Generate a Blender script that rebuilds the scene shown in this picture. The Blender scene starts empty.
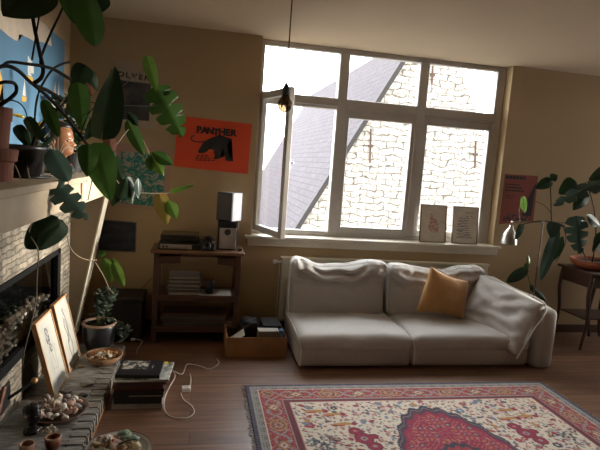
import bpy, bmesh, math, random
import numpy as np
from mathutils import Vector, Matrix, noise
PI = math.pi
R = math.radians
SC = bpy.context.scene
C = SC.collection

# ------------------------------------------------------------------ camera, light, exposure
CAM_H = 1.65
def _n(v): return v / np.linalg.norm(v)
_c = np.array([300., 225.]); _v1 = np.array([2900., 352.]) - _c; _v2 = np.array([203., 158.]) - _c
FPX = math.sqrt(-float(_v1 @ _v2))
_X = _n(np.array([*_v1, FPX])); _Y = _n(np.array([*_v2, FPX])); _Z = np.cross(_X, _Y)
if _Z[1] > 0: _Z = -_Z
RM = np.array([_X, _Y, _Z])                       # world axes seen in the camera's frame (x right, y down, z forward)
cam_d = bpy.data.cameras.new('camera'); cam = bpy.data.objects.new('camera', cam_d); C.objects.link(cam)
cam_d.sensor_width = 36.0; cam_d.lens = FPX / 600 * 36.0; cam_d.clip_start = 0.02; cam_d.clip_end = 300
_right, _up, _back = RM @ np.array([1, 0, 0]), RM @ np.array([0, -1, 0]), RM @ np.array([0, 0, -1])
cam.matrix_world = Matrix(((_right[0], _up[0], _back[0], 0), (_right[1], _up[1], _back[1], 0), (_right[2], _up[2], _back[2], CAM_H), (0, 0, 0, 1)))
SC.camera = cam

def at(px, py, y=None, x=None, z=None):
    """the world point at a known depth (one world coordinate given) along a line of sight"""
    d = RM @ np.array([px - 300., py - 225., FPX])
    if y is not None: t = y / d[1]
    elif x is not None: t = x / d[0]
    else: t = (z - CAM_H) / d[2]
    return Vector((d[0] * t, d[1] * t, d[2] * t + CAM_H))

SC.view_settings.view_transform = 'Standard'; SC.view_settings.look = 'None'
SC.view_settings.gamma = 1.0; SC.view_settings.use_curve_mapping = False
SC.view_settings.exposure = 0.5

world = bpy.data.worlds.new('hazy_bright_sky'); SC.world = world; world.use_nodes = True
nt = world.node_tree; nt.nodes.clear()
wo = nt.nodes.new('ShaderNodeOutputWorld'); bg = nt.nodes.new('ShaderNodeBackground')
tc = nt.nodes.new('ShaderNodeTexCoord'); dp = nt.nodes.new('ShaderNodeVectorMath'); dp.operation = 'DOT_PRODUCT'
GLOW = Vector((0.15, 1.0, 0.45)).normalized(); dp.inputs[1].default_value = GLOW
mx = nt.nodes.new('ShaderNodeMath'); mx.operation = 'MAXIMUM'; mx.inputs[1].default_value = 0
pw = nt.nodes.new('ShaderNodeMath'); pw.operation = 'POWER'; pw.inputs[1].default_value = 1.5
ml = nt.nodes.new('ShaderNodeMath'); ml.operation = 'MULTIPLY_ADD'; ml.inputs[1].default_value = 8.0; ml.inputs[2].default_value = 3.0
nt.links.new(tc.outputs['Generated'], dp.inputs[0]); nt.links.new(dp.outputs['Value'], mx.inputs[0]); nt.links.new(mx.outputs[0], pw.inputs[0])
nt.links.new(pw.outputs[0], ml.inputs[0]); nt.links.new(ml.outputs[0], bg.inputs['Strength'])
bg.inputs['Color'].default_value = (0.90, 0.95, 1.0, 1); nt.links.new(bg.outputs[0], wo.inputs['Surface'])

sun_d = bpy.data.lights.new('hazy_sun', 'SUN'); sun = bpy.data.objects.new('hazy_sun', sun_d); C.objects.link(sun)
sun_d.energy = 8.5; sun_d.angle = R(10); sun_d.color = (1.0, 0.93, 0.82)
sun.location = (20, 10, 6)
sun.rotation_euler = Vector((1.0, 0.025, 0.10)).to_track_quat('Z', 'Y').to_euler()

# ------------------------------------------------------------------ materials
MATS = {}
def mat(name, col, rough=0.6, metal=0.0, nscale=None, namt=0.15, bump=0.0, bscale=None, spec=0.5, transl=0.0, col2=None, sheen=0.0, coat=0.0, emis=None):
    if name in MATS: return MATS[name]
    m = bpy.data.materials.new(name); m.use_nodes = True; t = m.node_tree; p = t.nodes['Principled BSDF']
    p.inputs['Roughness'].default_value = rough; p.inputs['Metallic'].default_value = metal
    p.inputs['Specular IOR Level'].default_value = .3 if transl else spec
    p.inputs['Sheen Weight'].default_value = sheen; p.inputs['Coat Weight'].default_value = coat
    c = (*col, 1); p.inputs['Base Color'].default_value = c
    co = t.nodes.new('ShaderNodeTexCoord')
    out = None
    nz = t.nodes.new('ShaderNodeTexNoise'); nz.inputs['Scale'].default_value = nscale or 12; nz.inputs['Detail'].default_value = 5
    t.links.new(co.outputs['Object'], nz.inputs['Vector'])
    mix = t.nodes.new('ShaderNodeMix'); mix.data_type = 'RGBA'
    c2 = col2 or tuple(max(0, x * (1 - namt * 2)) for x in col)
    mix.inputs[6].default_value = (*[min(1, x * (1 + (0 if col2 else namt))) for x in col], 1); mix.inputs[7].default_value = (*c2, 1)
    t.links.new(nz.outputs['Fac'], mix.inputs[0]); t.links.new(mix.outputs[2], p.inputs['Base Color']); out = mix.outputs[2]
    if bump:
        n2 = t.nodes.new('ShaderNodeTexNoise'); n2.inputs['Scale'].default_value = bscale or 40; n2.inputs['Detail'].default_value = 4
        t.links.new(co.outputs['Object'], n2.inputs['Vector'])
        b = t.nodes.new('ShaderNodeBump'); b.inputs['Strength'].default_value = bump; b.inputs['Distance'].default_value = 0.01
        t.links.new(n2.outputs['Fac'], b.inputs['Height']); t.links.new(b.outputs[0], p.inputs['Normal'])
    if transl:
        tr = t.nodes.new('ShaderNodeBsdfTranslucent'); ms = t.nodes.new('ShaderNodeMixShader'); ms.inputs[0].default_value = transl
        t.links.new(out, tr.inputs['Color'])
        t.links.new(p.outputs[0], ms.inputs[1]); t.links.new(tr.outputs[0], ms.inputs[2])
        t.links.new(ms.outputs[0], t.nodes['Material Output'].inputs['Surface'])
    MATS[name] = m
    return m

def brick_mat(name, c1, c2, mortar, bw, bh, msize, plane='xz', rough=0.85, bump=0.6, distort=0.0, stain=0.35, offset=0.5, dscale=3.0, gloss_noise=False):
    m = bpy.data.materials.new(name); m.use_nodes = True; t = m.node_tree; p = t.nodes['Principled BSDF']
    p.inputs['Roughness'].default_value = rough
    co = t.nodes.new('ShaderNodeTexCoord'); sep = t.nodes.new('ShaderNodeSeparateXYZ'); cmb = t.nodes.new('ShaderNodeCombineXYZ')
    t.links.new(co.outputs['Object'], sep.inputs[0])
    ax = {'x': 0, 'y': 1, 'z': 2}
    t.links.new(sep.outputs[ax[plane[0]]], cmb.inputs[0]); t.links.new(sep.outputs[ax[plane[1]]], cmb.inputs[1])
    vec = cmb.outputs[0]
    if distort:
        nz = t.nodes.new('ShaderNodeTexNoise'); nz.inputs['Scale'].default_value = dscale; nz.inputs['Detail'].default_value = 3
        t.links.new(vec, nz.inputs['Vector'])
        sub = t.nodes.new('ShaderNodeVectorMath'); sub.operation = 'SUBTRACT'; sub.inputs[1].default_value = (.5, .5, .5)
        mul = t.nodes.new('ShaderNodeVectorMath'); mul.operation = 'SCALE'; mul.inputs['Scale'].default_value = distort
        add = t.nodes.new('ShaderNodeVectorMath'); add.operation = 'ADD'
        t.links.new(nz.outputs['Color'], sub.inputs[0]); t.links.new(sub.outputs[0], mul.inputs[0]); t.links.new(mul.outputs[0], add.inputs[1]); t.links.new(vec, add.inputs[0])
        vec = add.outputs[0]
    bt = t.nodes.new('ShaderNodeTexBrick'); bt.inputs['Scale'].default_value = 1; bt.inputs['Brick Width'].default_value = bw; bt.inputs['Row Height'].default_value = bh
    bt.inputs['Mortar Size'].default_value = msize; bt.inputs['Mortar Smooth'].default_value = 0.3; bt.offset = offset
    bt.inputs['Color1'].default_value = (*c1, 1); bt.inputs['Color2'].default_value = (*c2, 1); bt.inputs['Mortar'].default_value = (*mortar, 1)
    t.links.new(vec, bt.inputs['Vector'])
    n3 = t.nodes.new('ShaderNodeTexNoise'); n3.inputs['Scale'].default_value = 9; n3.inputs['Detail'].default_value = 8; t.links.new(co.outputs['Object'], n3.inputs['Vector'])
    if plane == 'xy':       # boards: stretch the grain
        mp = t.nodes.new('ShaderNodeMapping'); mp.inputs['Scale'].default_value = (0.25, 4.0, 1); t.links.new(co.outputs['Object'], mp.inputs[0]); t.links.new(mp.outputs[0], n3.inputs['Vector'])
    rm = t.nodes.new('ShaderNodeMapRange'); rm.inputs[1].default_value = .3; rm.inputs[2].default_value = .7; rm.inputs[3].default_value = 1 - stain; rm.inputs[4].default_value = 1 + stain * .4
    t.links.new(n3.outputs['Fac'], rm.inputs[0])
    sc = t.nodes.new('ShaderNodeVectorMath'); sc.operation = 'SCALE'; t.links.new(bt.outputs['Color'], sc.inputs[0]); t.links.new(rm.outputs[0], sc.inputs['Scale'])
    t.links.new(sc.outputs[0], p.inputs['Base Color'])
    ad = t.nodes.new('ShaderNodeMath'); ad.operation = 'MULTIPLY_ADD'; ad.inputs[1].default_value = -1.0; t.links.new(bt.outputs['Fac'], ad.inputs[0]); t.links.new(n3.outputs['Fac'], ad.inputs[2])
    b = t.nodes.new('ShaderNodeBump'); b.inputs['Strength'].default_value = bump; b.inputs['Distance'].default_value = 0.008; t.links.new(ad.outputs[0], b.inputs['Height']); t.links.new(b.outputs[0], p.inputs['Normal'])
    MATS[name] = m
    return m

def noise_mat(name, stops, scale=6, detail=6, rough=0.7, distortion=0.0, kind='noise', stretch=(1, 1, 1)):
    m = bpy.data.materials.new(name); m.use_nodes = True; t = m.node_tree; p = t.nodes['Principled BSDF']; p.inputs['Roughness'].default_value = rough
    co = t.nodes.new('ShaderNodeTexCoord'); mp = t.nodes.new('ShaderNodeMapping'); mp.inputs['Scale'].default_value = stretch
    t.links.new(co.outputs['Object'], mp.inputs[0])
    if kind == 'noise':
        nz = t.nodes.new('ShaderNodeTexNoise'); nz.inputs['Detail'].default_value = detail; nz.inputs['Distortion'].default_value = distortion; o = 'Fac'
    else:
        nz = t.nodes.new('ShaderNodeTexVoronoi'); o = 'Distance'
    nz.inputs['Scale'].default_value = scale; t.links.new(mp.outputs[0], nz.inputs['Vector'])
    cr = t.nodes.new('ShaderNodeValToRGB'); e = cr.color_ramp.elements
    e[0].position, e[0].color = stops[0][0], (*stops[0][1], 1); e[1].position, e[1].color = stops[-1][0], (*stops[-1][1], 1)
    for pos, c in stops[1:-1]:
        q = e.new(pos); q.color = (*c, 1)
    t.links.new(nz.outputs[o], cr.inputs[0]); t.links.new(cr.outputs[0], p.inputs['Base Color'])
    MATS[name] = m
    return m

def glass_mat(name, tint=(1, 1, 1), refl=0.08):
    m = bpy.data.materials.new(name); m.use_nodes = True; t = m.node_tree; t.nodes.remove(t.nodes['Principled BSDF'])
    tr = t.nodes.new('ShaderNodeBsdfTransparent'); tr.inputs['Color'].default_value = (*tint, 1)
    gl = t.nodes.new('ShaderNodeBsdfGlossy'); gl.inputs['Roughness'].default_value = 0.02
    ms = t.nodes.new('ShaderNodeMixShader'); 
    fr = t.nodes.new('ShaderNodeLayerWeight'); fr.inputs[0].default_value = 0.5
    p5 = t.nodes.new('ShaderNodeMath'); p5.operation = 'POWER'; p5.inputs[1].default_value = 4
    k = t.nodes.new('ShaderNodeMath'); k.operation = 'MULTIPLY_ADD'; k.inputs[1].default_value = 0.7; k.inputs[2].default_value = refl * .5
    t.links.new(fr.outputs['Facing'], p5.inputs[0]); t.links.new(p5.outputs[0], k.inputs[0]); t.links.new(k.outputs[0], ms.inputs[0])
    t.links.new(tr.outputs[0], ms.inputs[1]); t.links.new(gl.outputs[0], ms.inputs[2]); t.links.new(ms.outputs[0], t.nodes['Material Output'].inputs['Surface'])
    MATS[name] = m
    return m

def attr_mat(name, rough=0.95, bump=0.4):
    m = bpy.data.materials.new(name); m.use_nodes = True; t = m.node_tree; p = t.nodes['Principled BSDF']; p.inputs['Roughness'].default_value = rough
    p.inputs['Specular IOR Level'].default_value = 0.1
    a = t.nodes.new('ShaderNodeVertexColor'); a.layer_name = 'dye'; t.links.new(a.outputs['Color'], p.inputs['Base Color'])
    co = t.nodes.new('ShaderNodeTexCoord'); nz = t.nodes.new('ShaderNodeTexNoise'); nz.inputs['Scale'].default_value = 220; t.links.new(co.outputs['Object'], nz.inputs['Vector'])
    b = t.nodes.new('ShaderNodeBump'); b.inputs['Strength'].default_value = bump; b.inputs['Distance'].default_value = 0.004; t.links.new(nz.outputs['Fac'], b.inputs['Height']); t.links.new(b.outputs[0], p.inputs['Normal'])
    return m

M_wall = mat('ochre_cream_wall_paint', (0.44, 0.315, 0.172), 0.85, nscale=2.5, namt=0.04, bump=0.12, bscale=60)
M_ceil = mat('ceiling_paint', (0.60, 0.475, 0.325), 0.9, nscale=2, namt=0.04, bump=0.1, bscale=30)
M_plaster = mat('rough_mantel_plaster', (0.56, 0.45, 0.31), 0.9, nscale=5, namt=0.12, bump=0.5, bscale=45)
M_floor = brick_mat('dark_floorboards', (0.23, 0.118, 0.066), (0.16, 0.080, 0.045), (0.05, 0.024, 0.014), 1.6, 0.135, 0.0025, 'xy', rough=0.42, bump=0.25, stain=0.4)
M_brick = brick_mat('limewashed_stone_brick', (0.30, 0.255, 0.19), (0.17, 0.145, 0.11), (0.13, 0.11, 0.08), 0.14, 0.038, 0.005, 'yz', bump=1.0, distort=0.06, dscale=11, stain=0.55)
M_stone = brick_mat('whitewashed_rubble_stone', (0.72, 0.66, 0.56), (0.54, 0.50, 0.42), (0.19, 0.16, 0.125), 0.40, 0.155, 0.014, 'xz', bump=0.6, distort=0.26, dscale=3.2, stain=0.6)
M_rooft = brick_mat('weathered_roof_tiles', (0.085, 0.064, 0.070), (0.068, 0.052, 0.058), (0.042, 0.033, 0.037), 0.30, 0.15, 0.012, 'yz', bump=0.9, stain=0.25, rough=0.9)
M_slate = noise_mat('grey_slate', [(0.3, (0.14, 0.14, 0.13)), (0.55, (0.30, 0.285, 0.26)), (0.75, (0.45, 0.43, 0.38))], scale=14, rough=0.55, stretch=(1, 3, 1))
M_frame = mat('grey_white_window_paint', (0.52, 0.49, 0.45), 0.45, nscale=10, namt=0.06)
M_sill = mat('sill_paint', (0.60, 0.54, 0.44), 0.5, nscale=8, namt=0.06)
M_glass = glass_mat('window_glass')
M_rad = mat('radiator_enamel', (0.60, 0.54, 0.41), 0.4, nscale=4, namt=0.03)
M_sofa = mat('grey_linen_sofa', (0.52, 0.49, 0.455), 0.95, nscale=60, namt=0.08, bump=0.25, bscale=300, sheen=0.1, spec=0.1)
M_sofa2 = mat('grey_linen_wrinkled', (0.53, 0.50, 0.465), 0.95, nscale=60, namt=0.08, bump=0.7, bscale=14, sheen=0.05, spec=0.08)
M_pipe = mat('pale_piping', (0.74, 0.72, 0.68), 0.9)
M_must = mat('mustard_velvet', (0.50, 0.27, 0.10), 0.9, nscale=20, namt=0.1, bump=0.4, bscale=20, sheen=0.5, spec=0.1)
M_wood = mat('brown_table_wood', (0.085, 0.038, 0.02), 0.5, nscale=8, namt=0.25)
M_wood2 = mat('orange_box_wood', (0.36, 0.18, 0.075), 0.55, nscale=9, namt=0.2)
M_wdark = mat('dark_walnut', (0.07, 0.032, 0.02), 0.45, nscale=8, namt=0.25)
M_oak = mat('light_oak_frame', (0.50, 0.27, 0.12), 0.45, nscale=14, namt=0.2)
M_black = mat('black_plastic', (0.018, 0.018, 0.02), 0.4)
M_iron = mat('black_iron', (0.02, 0.02, 0.02), 0.5, metal=0.3)
M_white = mat('white_plastic', (0.75, 0.74, 0.72), 0.4)
M_paper = mat('white_paper', (0.60, 0.59, 0.54), 0.8)
M_pap2 = mat('cream_paper', (0.60, 0.55, 0.46), 0.8)
M_silver = mat('brushed_silver', (0.62, 0.60, 0.58), 0.35, metal=0.7)
M_chrome = mat('polished_chrome', (0.8, 0.79, 0.77), 0.15, metal=1.0)
M_terra = mat('terracotta', (0.36, 0.15, 0.08), 0.85, nscale=10, namt=0.2)
M_terra2 = mat('sienna_clay', (0.31, 0.135, 0.065), 0.3, nscale=14, namt=0.15)
M_leaf = mat('green_leaf', (0.045, 0.105, 0.018), 0.45, nscale=9, namt=0.25, transl=0.42)
M_leafd = mat('dark_glossy_leaf', (0.016, 0.036, 0.014), 0.4, nscale=9, namt=0.25, transl=0.2)
M_leafl = mat('light_green_leaf', (0.11, 0.19, 0.03), 0.35, nscale=12, namt=0.25, transl=0.5)
M_leafy = mat('yellowing_leaf', (0.17, 0.20, 0.035), 0.4, nscale=14, namt=0.1, transl=0.45, col2=(0.24, 0.10, 0.03))
M_leafb = mat('blue_green_leaf', (0.035, 0.06, 0.045), 0.3, nscale=9, namt=0.2, transl=0.15)
M_leafp = mat('reddish_young_leaf', (0.22, 0.10, 0.07), 0.4, nscale=9, namt=0.2, transl=0.3)
M_stem = mat('dark_woody_stem', (0.020, 0.016, 0.011), 0.9, nscale=20, namt=0.2, spec=.15)
M_stemg = mat('green_stem', (0.09, 0.11, 0.04), 0.6)
M_stemt = mat('tan_aerial_root', (0.20, 0.15, 0.09), 0.7)
M_soil = mat('potting_soil', (0.03, 0.02, 0.014), 0.95, bump=1, bscale=60)
M_cable = mat('white_cable', (0.62, 0.56, 0.48), 0.5)
M_bowl = mat('dark_turned_wood', (0.13, 0.075, 0.05), 0.5, nscale=12, namt=0.25)
M_bask = mat('woven_basket', (0.33, 0.18, 0.09), 0.8, nscale=40, namt=0.3, bump=0.8, bscale=120)

# ------------------------------------------------------------------ mesh helpers
def bm_new(): return bmesh.new()
def box(bm, c, s, rot=None, bev=0.0, seg=2):
    r = bmesh.ops.create_cube(bm, size=1.0); vs = r['verts']
    bmesh.ops.scale(bm, vec=s, verts=vs)
    if bev > 0:
        es = list({e for v in vs for e in v.link_edges})
        rb = bmesh.ops.bevel(bm, geom=es, offset=min(bev, min(s) * .49), segments=seg, affect='EDGES', profile=0.5)
        vs = list({v for f in rb['faces'] for v in f.verts} | {v for v in vs if v.is_valid})
    if rot is not None: bmesh.ops.rotate(bm, cent=(0, 0, 0), matrix=Matrix(rot) if not hasattr(rot, 'to_matrix') else rot.to_matrix(), verts=vs)
    bmesh.ops.translate(bm, vec=c, verts=vs)
    return vs
def b3(bm, x0, x1, y0, y1, z0, z1, bev=0.0): return box(bm, ((x0+x1)/2, (y0+y1)/2, (z0+z1)/2), (x1-x0, y1-y0, z1-z0), bev=bev)
def prism(bm, pts, vec):
    """extrude a closed polygon of 3D points along vec"""
    a = [bm.verts.new(p) for p in pts]; b = [bm.verts.new(Vector(p) + Vector(vec)) for p in pts]; n = len(a)
    bm.faces.new(a); bm.faces.new(b[::-1])
    for i in range(n): bm.faces.new((a[i], b[i], b[(i+1) % n], a[(i+1) % n]))
    bmesh.ops.recalc_face_normals(bm, faces=bm.faces)
def lathe(bm, prof, c=(0, 0, 0), n=28, mat3=None):
    """prof: list of (r, z)"""
    rings = []
    for r, z in prof:
        if r < 1e-5: rings.append([bm.verts.new((0, 0, z))])
        else: rings.append([bm.verts.new((r*math.cos(2*PI*i/n), r*math.sin(2*PI*i/n), z)) for i in range(n)])
    for a, b in zip(rings, rings[1:]):
        for i in range(n):
            j = (i+1) % n
            if len(a) == 1 and len(b) == 1: break
            if len(a) == 1: bm.faces.new((a[0], b[j], b[i]))
            elif len(b) == 1: bm.faces.new((a[i], a[j], b[0]))
            else: bm.faces.new((a[i], a[j], b[j], b[i]))
    vs = [v for r in rings for v in r]
    if mat3 is not None: bmesh.ops.transform(bm, matrix=mat3.to_4x4(), verts=vs)
    bmesh.ops.translate(bm, vec=c, verts=vs)
    return vs
def spline(pts, k=6):
    pts = [Vector(p) for p in pts]
    if len(pts) < 3: return pts
    P = [2*pts[0]-pts[1]] + pts + [2*pts[-1]-pts[-2]]; out = []
    for i in range(1, len(P)-2):
        for j in range(k):
            t = j/k; a, b, c, d = P[i-1], P[i], P[i+1], P[i+2]
            out.append(0.5*((2*b) + (c-a)*t + (2*a-5*b+4*c-d)*t*t + (3*b-a-3*c+d)*t*t*t))
    out.append(pts[-1]); return out
def tube(bm, pts, r, n=8, smooth=True, r1=None, k=6):
    pts = spline(pts, k) if smooth else [Vector(p) for p in pts]
    rings = []; up = Vector((0.13, 0.27, 0.95)).normalized(); N = len(pts)
    for i, p in enumerate(pts):
        d = (pts[min(i+1, N-1)] - pts[max(i-1, 0)])
        if d.length < 1e-9: d = Vector((0, 0, 1))
        d.normalize(); s = d.cross(up)
        if s.length < 1e-3: s = d.cross(Vector((1, 0, 0)))
        s.normalize(); u = s.cross(d); rr = r if r1 is None else r + (r1-r)*i/(N-1)
        rings.append([bm.verts.new(p + rr*(math.cos(2*PI*q/n)*s + math.sin(2*PI*q/n)*u)) for q in range(n)])
    for a, b in zip(rings, rings[1:]):
        for q in range(n): bm.faces.new((a[q], a[(q+1) % n], b[(q+1) % n], b[q]))
    bm.faces.new(rings[0][::-1]); bm.faces.new(rings[-1])
def ball(bm, c, r, sub=2, noise_a=0.0, seed=0, rot=None):
    rr = bmesh.ops.create_icosphere(bm, subdivisions=sub, radius=1.0); vs = rr['verts']
    rv = Vector(r) if not isinstance(r, (int, float)) else Vector((r, r, r))
    for v in vs:
        k = 1 + noise_a * noise.noise(v.co * 2.0 + Vector((seed*3.1, seed*1.7, 0)))
        v.co = Vector((v.co.x*rv.x, v.co.y*rv.y, v.co.z*rv.z)) * k
        if rot: v.co = rot @ v.co
        v.co += Vector(c)
    return vs
def soft(bm, c, s, r, n=(14, 14, 8), warp=None):
    """rounded soft block, its grid warped by a function of the unit position and the point"""
    hx, hy, hz = s[0]/2, s[1]/2, s[2]/2; r = min(r, hx, hy, hz); verts = {}
    def v(i, j, k):
        key = (i, j, k)
        if key not in verts:
            u = Vector((2*i/n[0]-1, 2*j/n[1]-1, 2*k/n[2]-1))
            def e(t): return math.copysign(abs(t)**0.85, t)
            p = Vector((e(u.x)*hx, e(u.y)*hy, e(u.z)*hz))
            q = Vector((max(-hx+r, min(hx-r, p.x)), max(-hy+r, min(hy-r, p.y)), max(-hz+r, min(hz-r, p.z))))
            d = p - q
            if d.length > 1e-9: p = q + d.normalized()*r
            if warp: p = warp(u, p)
            verts[key] = bm.verts.new(p + Vector(c))
        return verts[key]
    def face(fn, a, b):
        for i in range(a):
            for j in range(b): bm.faces.new([v(*fn(i, j)), v(*fn(i+1, j)), v(*fn(i+1, j+1)), v(*fn(i, j+1))])
    nx, ny, nz_ = n
    face(lambda i, j: (i, j, 0), nx, ny); face(lambda i, j: (i, j, nz_), nx, ny)
    face(lambda i, j: (i, 0, j), nx, nz_); face(lambda i, j: (i, ny, j), nx, nz_)
    face(lambda i, j: (0, i, j), ny, nz_); face(lambda i, j: (nx, i, j), ny, nz_)
    bmesh.ops.recalc_face_normals(bm, faces=bm.faces)
    return list(verts.values())

def root_loc(p):
    while p.parent: p = p.parent
    return p.location.copy()
def obj(name, bm, m, parent=None, world=True, smooth=False, sub=0):
    if world and parent: bmesh.ops.translate(bm, vec=-root_loc(parent), verts=bm.verts)
    me = bpy.data.meshes.new(name); bm.to_mesh(me); bm.free()
    if smooth:
        for p in me.polygons: p.use_smooth = True
    me.materials.append(m); o = bpy.data.objects.new(name, me); C.objects.link(o)
    if parent: o.parent = parent
    if sub:
        md = o.modifiers.new('subdivision', 'SUBSURF'); md.levels = sub; md.render_levels = sub
    return o
def smooth_angle(o, a=40):
    for p in o.data.polygons: p.use_smooth = True
    try: o.data.set_sharp_from_angle(angle=R(a))
    except Exception: pass
    return o
def thing(name, label, cat, loc, rz=0.0, group=None):
    o = bpy.data.objects.new(name, None); C.objects.link(o); o.empty_display_size = 0.05
    o.location = loc; o.rotation_euler = (0, 0, rz); o['label'] = label; o['category'] = cat
    if group: o['group'] = group
    return o
def struct(name, bm, m, **k):
    o = obj(name, bm, m, **k); o['kind'] = 'structure'; return o
def solo(name, bm, m, label, cat, group=None, smooth=False, kind=None, sub=0):
    xs = [v.co for v in bm.verts]
    c = Vector((sum(v.x for v in xs)/len(xs), sum(v.y for v in xs)/len(xs), min(v.z for v in xs)))
    bmesh.ops.translate(bm, vec=-c, verts=bm.verts)
    o = obj(name, bm, m, smooth=smooth, sub=sub); o.location = c; o['label'] = label; o['category'] = cat
    if group: o['group'] = group
    if kind: o['kind'] = kind
    return o
def dup(root, loc, rz=None, label=None):
    r = root.copy(); C.objects.link(r); r.location = loc
    if rz is not None: r.rotation_euler = (r.rotation_euler[0], r.rotation_euler[1], rz)
    if label: r['label'] = label
    for ch in list(root.children):
        c = ch.copy(); C.objects.link(c); c.parent = r
        for g in list(ch.children):
            d = g.copy(); C.objects.link(d); d.parent = c
    return r
def text_bm(s, size, bold=0.0, extrude=0.0006):
    cu = bpy.data.curves.new('lettering_curve', 'FONT'); cu.body = s; cu.size = size; cu.align_x = 'CENTER'; cu.align_y = 'CENTER'; cu.extrude = extrude; cu.offset = bold
    cu.resolution_u = 3
    o = bpy.data.objects.new('lettering_tmp', cu); C.objects.link(o)
    dg = bpy.context.evaluated_depsgraph_get(); dg.update()
    me = bpy.data.meshes.new_from_object(o.evaluated_get(dg))
    bm = bmesh.new(); bm.from_mesh(me); bpy.data.objects.remove(o); bpy.data.curves.remove(cu); bpy.data.meshes.remove(me)
    return bm

# ------------------------------------------------------------------ the room
XL, XR, YB, YF, ZC = -1.18, 6.5, 4.90, -2.6, 2.812
WX0, WX1, WZ0, WZ1, YW = 0.49, 3.075, 0.945, 2.812, 5.05
bm = bm_new(); b3(bm, XL-.2, XR+.2, YF-.2, YB+.4, -.12, 0); struct('floor', bm, M_floor)
bm = bm_new(); b3(bm, XL-.2, XR+.2, YF-.2, YB+.4, ZC, ZC+.15); struct('ceiling', bm, M_ceil)
bm = bm_new(); b3(bm, XL-.2, XL, YF, YB, 0, ZC); struct('wall_left', bm, M_wall)
SY0, SY1, SZ0, SZ1 = 3.25, 4.86, .86, 2.78      # the side window in the right wall, out of the photo, where the low sun comes in
bm = bm_new(); b3(bm, XR, XR+.2, YF, SY0, 0, ZC); b3(bm, XR, XR+.2, SY1, YB, 0, ZC); b3(bm, XR, XR+.2, SY0, SY1, 0, SZ0); b3(bm, XR, XR+.2, SY0, SY1, SZ1, ZC); struct('wall_right', bm, M_wall)
bm = bm_new(); b3(bm, XL-.2, XR+.2, YF-.2, YF, 0, ZC); struct('wall_front', bm, M_wall)
bm = bm_new()
b3(bm, XL-.2, WX0, YB, YB+.35, 0, ZC); b3(bm, WX1, XR+.2, YB, YB+.35, 0, ZC); b3(bm, WX0, WX1, YB, YB+.35, 0, WZ0-.03)
struct('wall_back', bm, M_wall)
bm = bm_new(); b3(bm, XL, XR, YB-.015, YB, 0, .09, .004); struct('baseboard_back', bm, M_wdark)
bm = bm_new(); b3(bm, WX0-.06, WX1+.07, 4.84, YW-.02, WZ0-.03, WZ0, .006); b3(bm, WX0-.03, WX1+.04, 4.868, 4.899, WZ0-.10, WZ0-.03, .004)
o = struct('trim_1', bm, M_sill)

# window: fixed frame in the plane YW
def win(x0, x1, z0, z1, bm=None, y0=YW-.03, y1=YW+.04, bev=.006):
    b3(bm, x0, x1, y0, y1, z0, z1, bev)
wroot = bpy.data.objects.new('window_1', None); C.objects.link(wroot); wroot.location = ((WX0+WX1)/2, YW, WZ0); wroot['kind'] = 'structure'
bm = bm_new()
win(WX0, .535, WZ0, WZ1, bm); win(2.985, WX1, WZ0, WZ1, bm); win(.53, 2.99, 2.765, WZ1, bm); win(.53, 2.99, WZ0, 1.0, bm)
obj('outer_frame', bm, M_frame, wroot)
for a, b in ((1.275, 1.375), (2.115, 2.215)):
    bm = bm_new(); win(a, b, .98, 2.77, bm, YW-.05, YW+.05, .012); obj('mullion', bm, M_frame, wroot)
bm = bm_new()
for a, b in ((.53, 1.28), (1.37, 2.12), (2.21, 2.99)): win(a, b, 2.22, 2.33, bm, YW-.045, YW+.045, .01)
for a, b in ((.53, 1.28), (1.37, 2.12), (2.21, 2.99)): win(a, b, 2.245, 2.262, bm, YW-.065, YW+.0, .004)
obj('transom', bm, M_frame, wroot)
for a, b in ((1.37, 2.12), (2.21, 2.99)):      # sashes in the two closed lower bays
    bm = bm_new(); w = .042
    for q in ((a, a+w, .99, 2.22), (b-w, b, .99, 2.22), (a+w, b-w, .99, 1.055), (a+w, b-w, 2.15, 2.22)): win(*q, bm, YW-.04, YW+.03, .006)
    s = obj('closed_sash', bm, M_frame, wroot)
    bm = bm_new(); b3(bm, a+w-.005, b-w+.005, YW-.004, YW+.002, 1.05, 2.155); obj('pane', bm, M_glass, s)
for a, b in ((.53, 1.28), (1.37, 2.12), (2.21, 2.99)):
    bm = bm_new(); b3(bm, a, b, YW+.0, YW+.006, 2.325, 2.77); obj('pane', bm, M_glass, wroot)
w2 = bpy.data.objects.new('window_2', None); C.objects.link(w2); w2.location = (XR+.12, (SY0+SY1)/2, SZ0); w2['kind'] = 'structure'
bm = bm_new()
for q in ((SY0, SY0+.05, SZ0, SZ1), (SY1-.04, SY1, SZ0, SZ1), (SY0+.05, SY1-.04, SZ0, SZ0+.05), (SY0+.05, SY1-.04, SZ1-.03, SZ1)): b3(bm, XR+.10, XR+.15, *q, .005)
obj('outer_frame', bm, M_frame, w2)
bm = bm_new(); b3(bm, XR+.12, XR+.126, SY0+.045, SY1-.035, SZ0+.045, SZ1-.025); obj('pane', bm, M_glass, w2)
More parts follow.
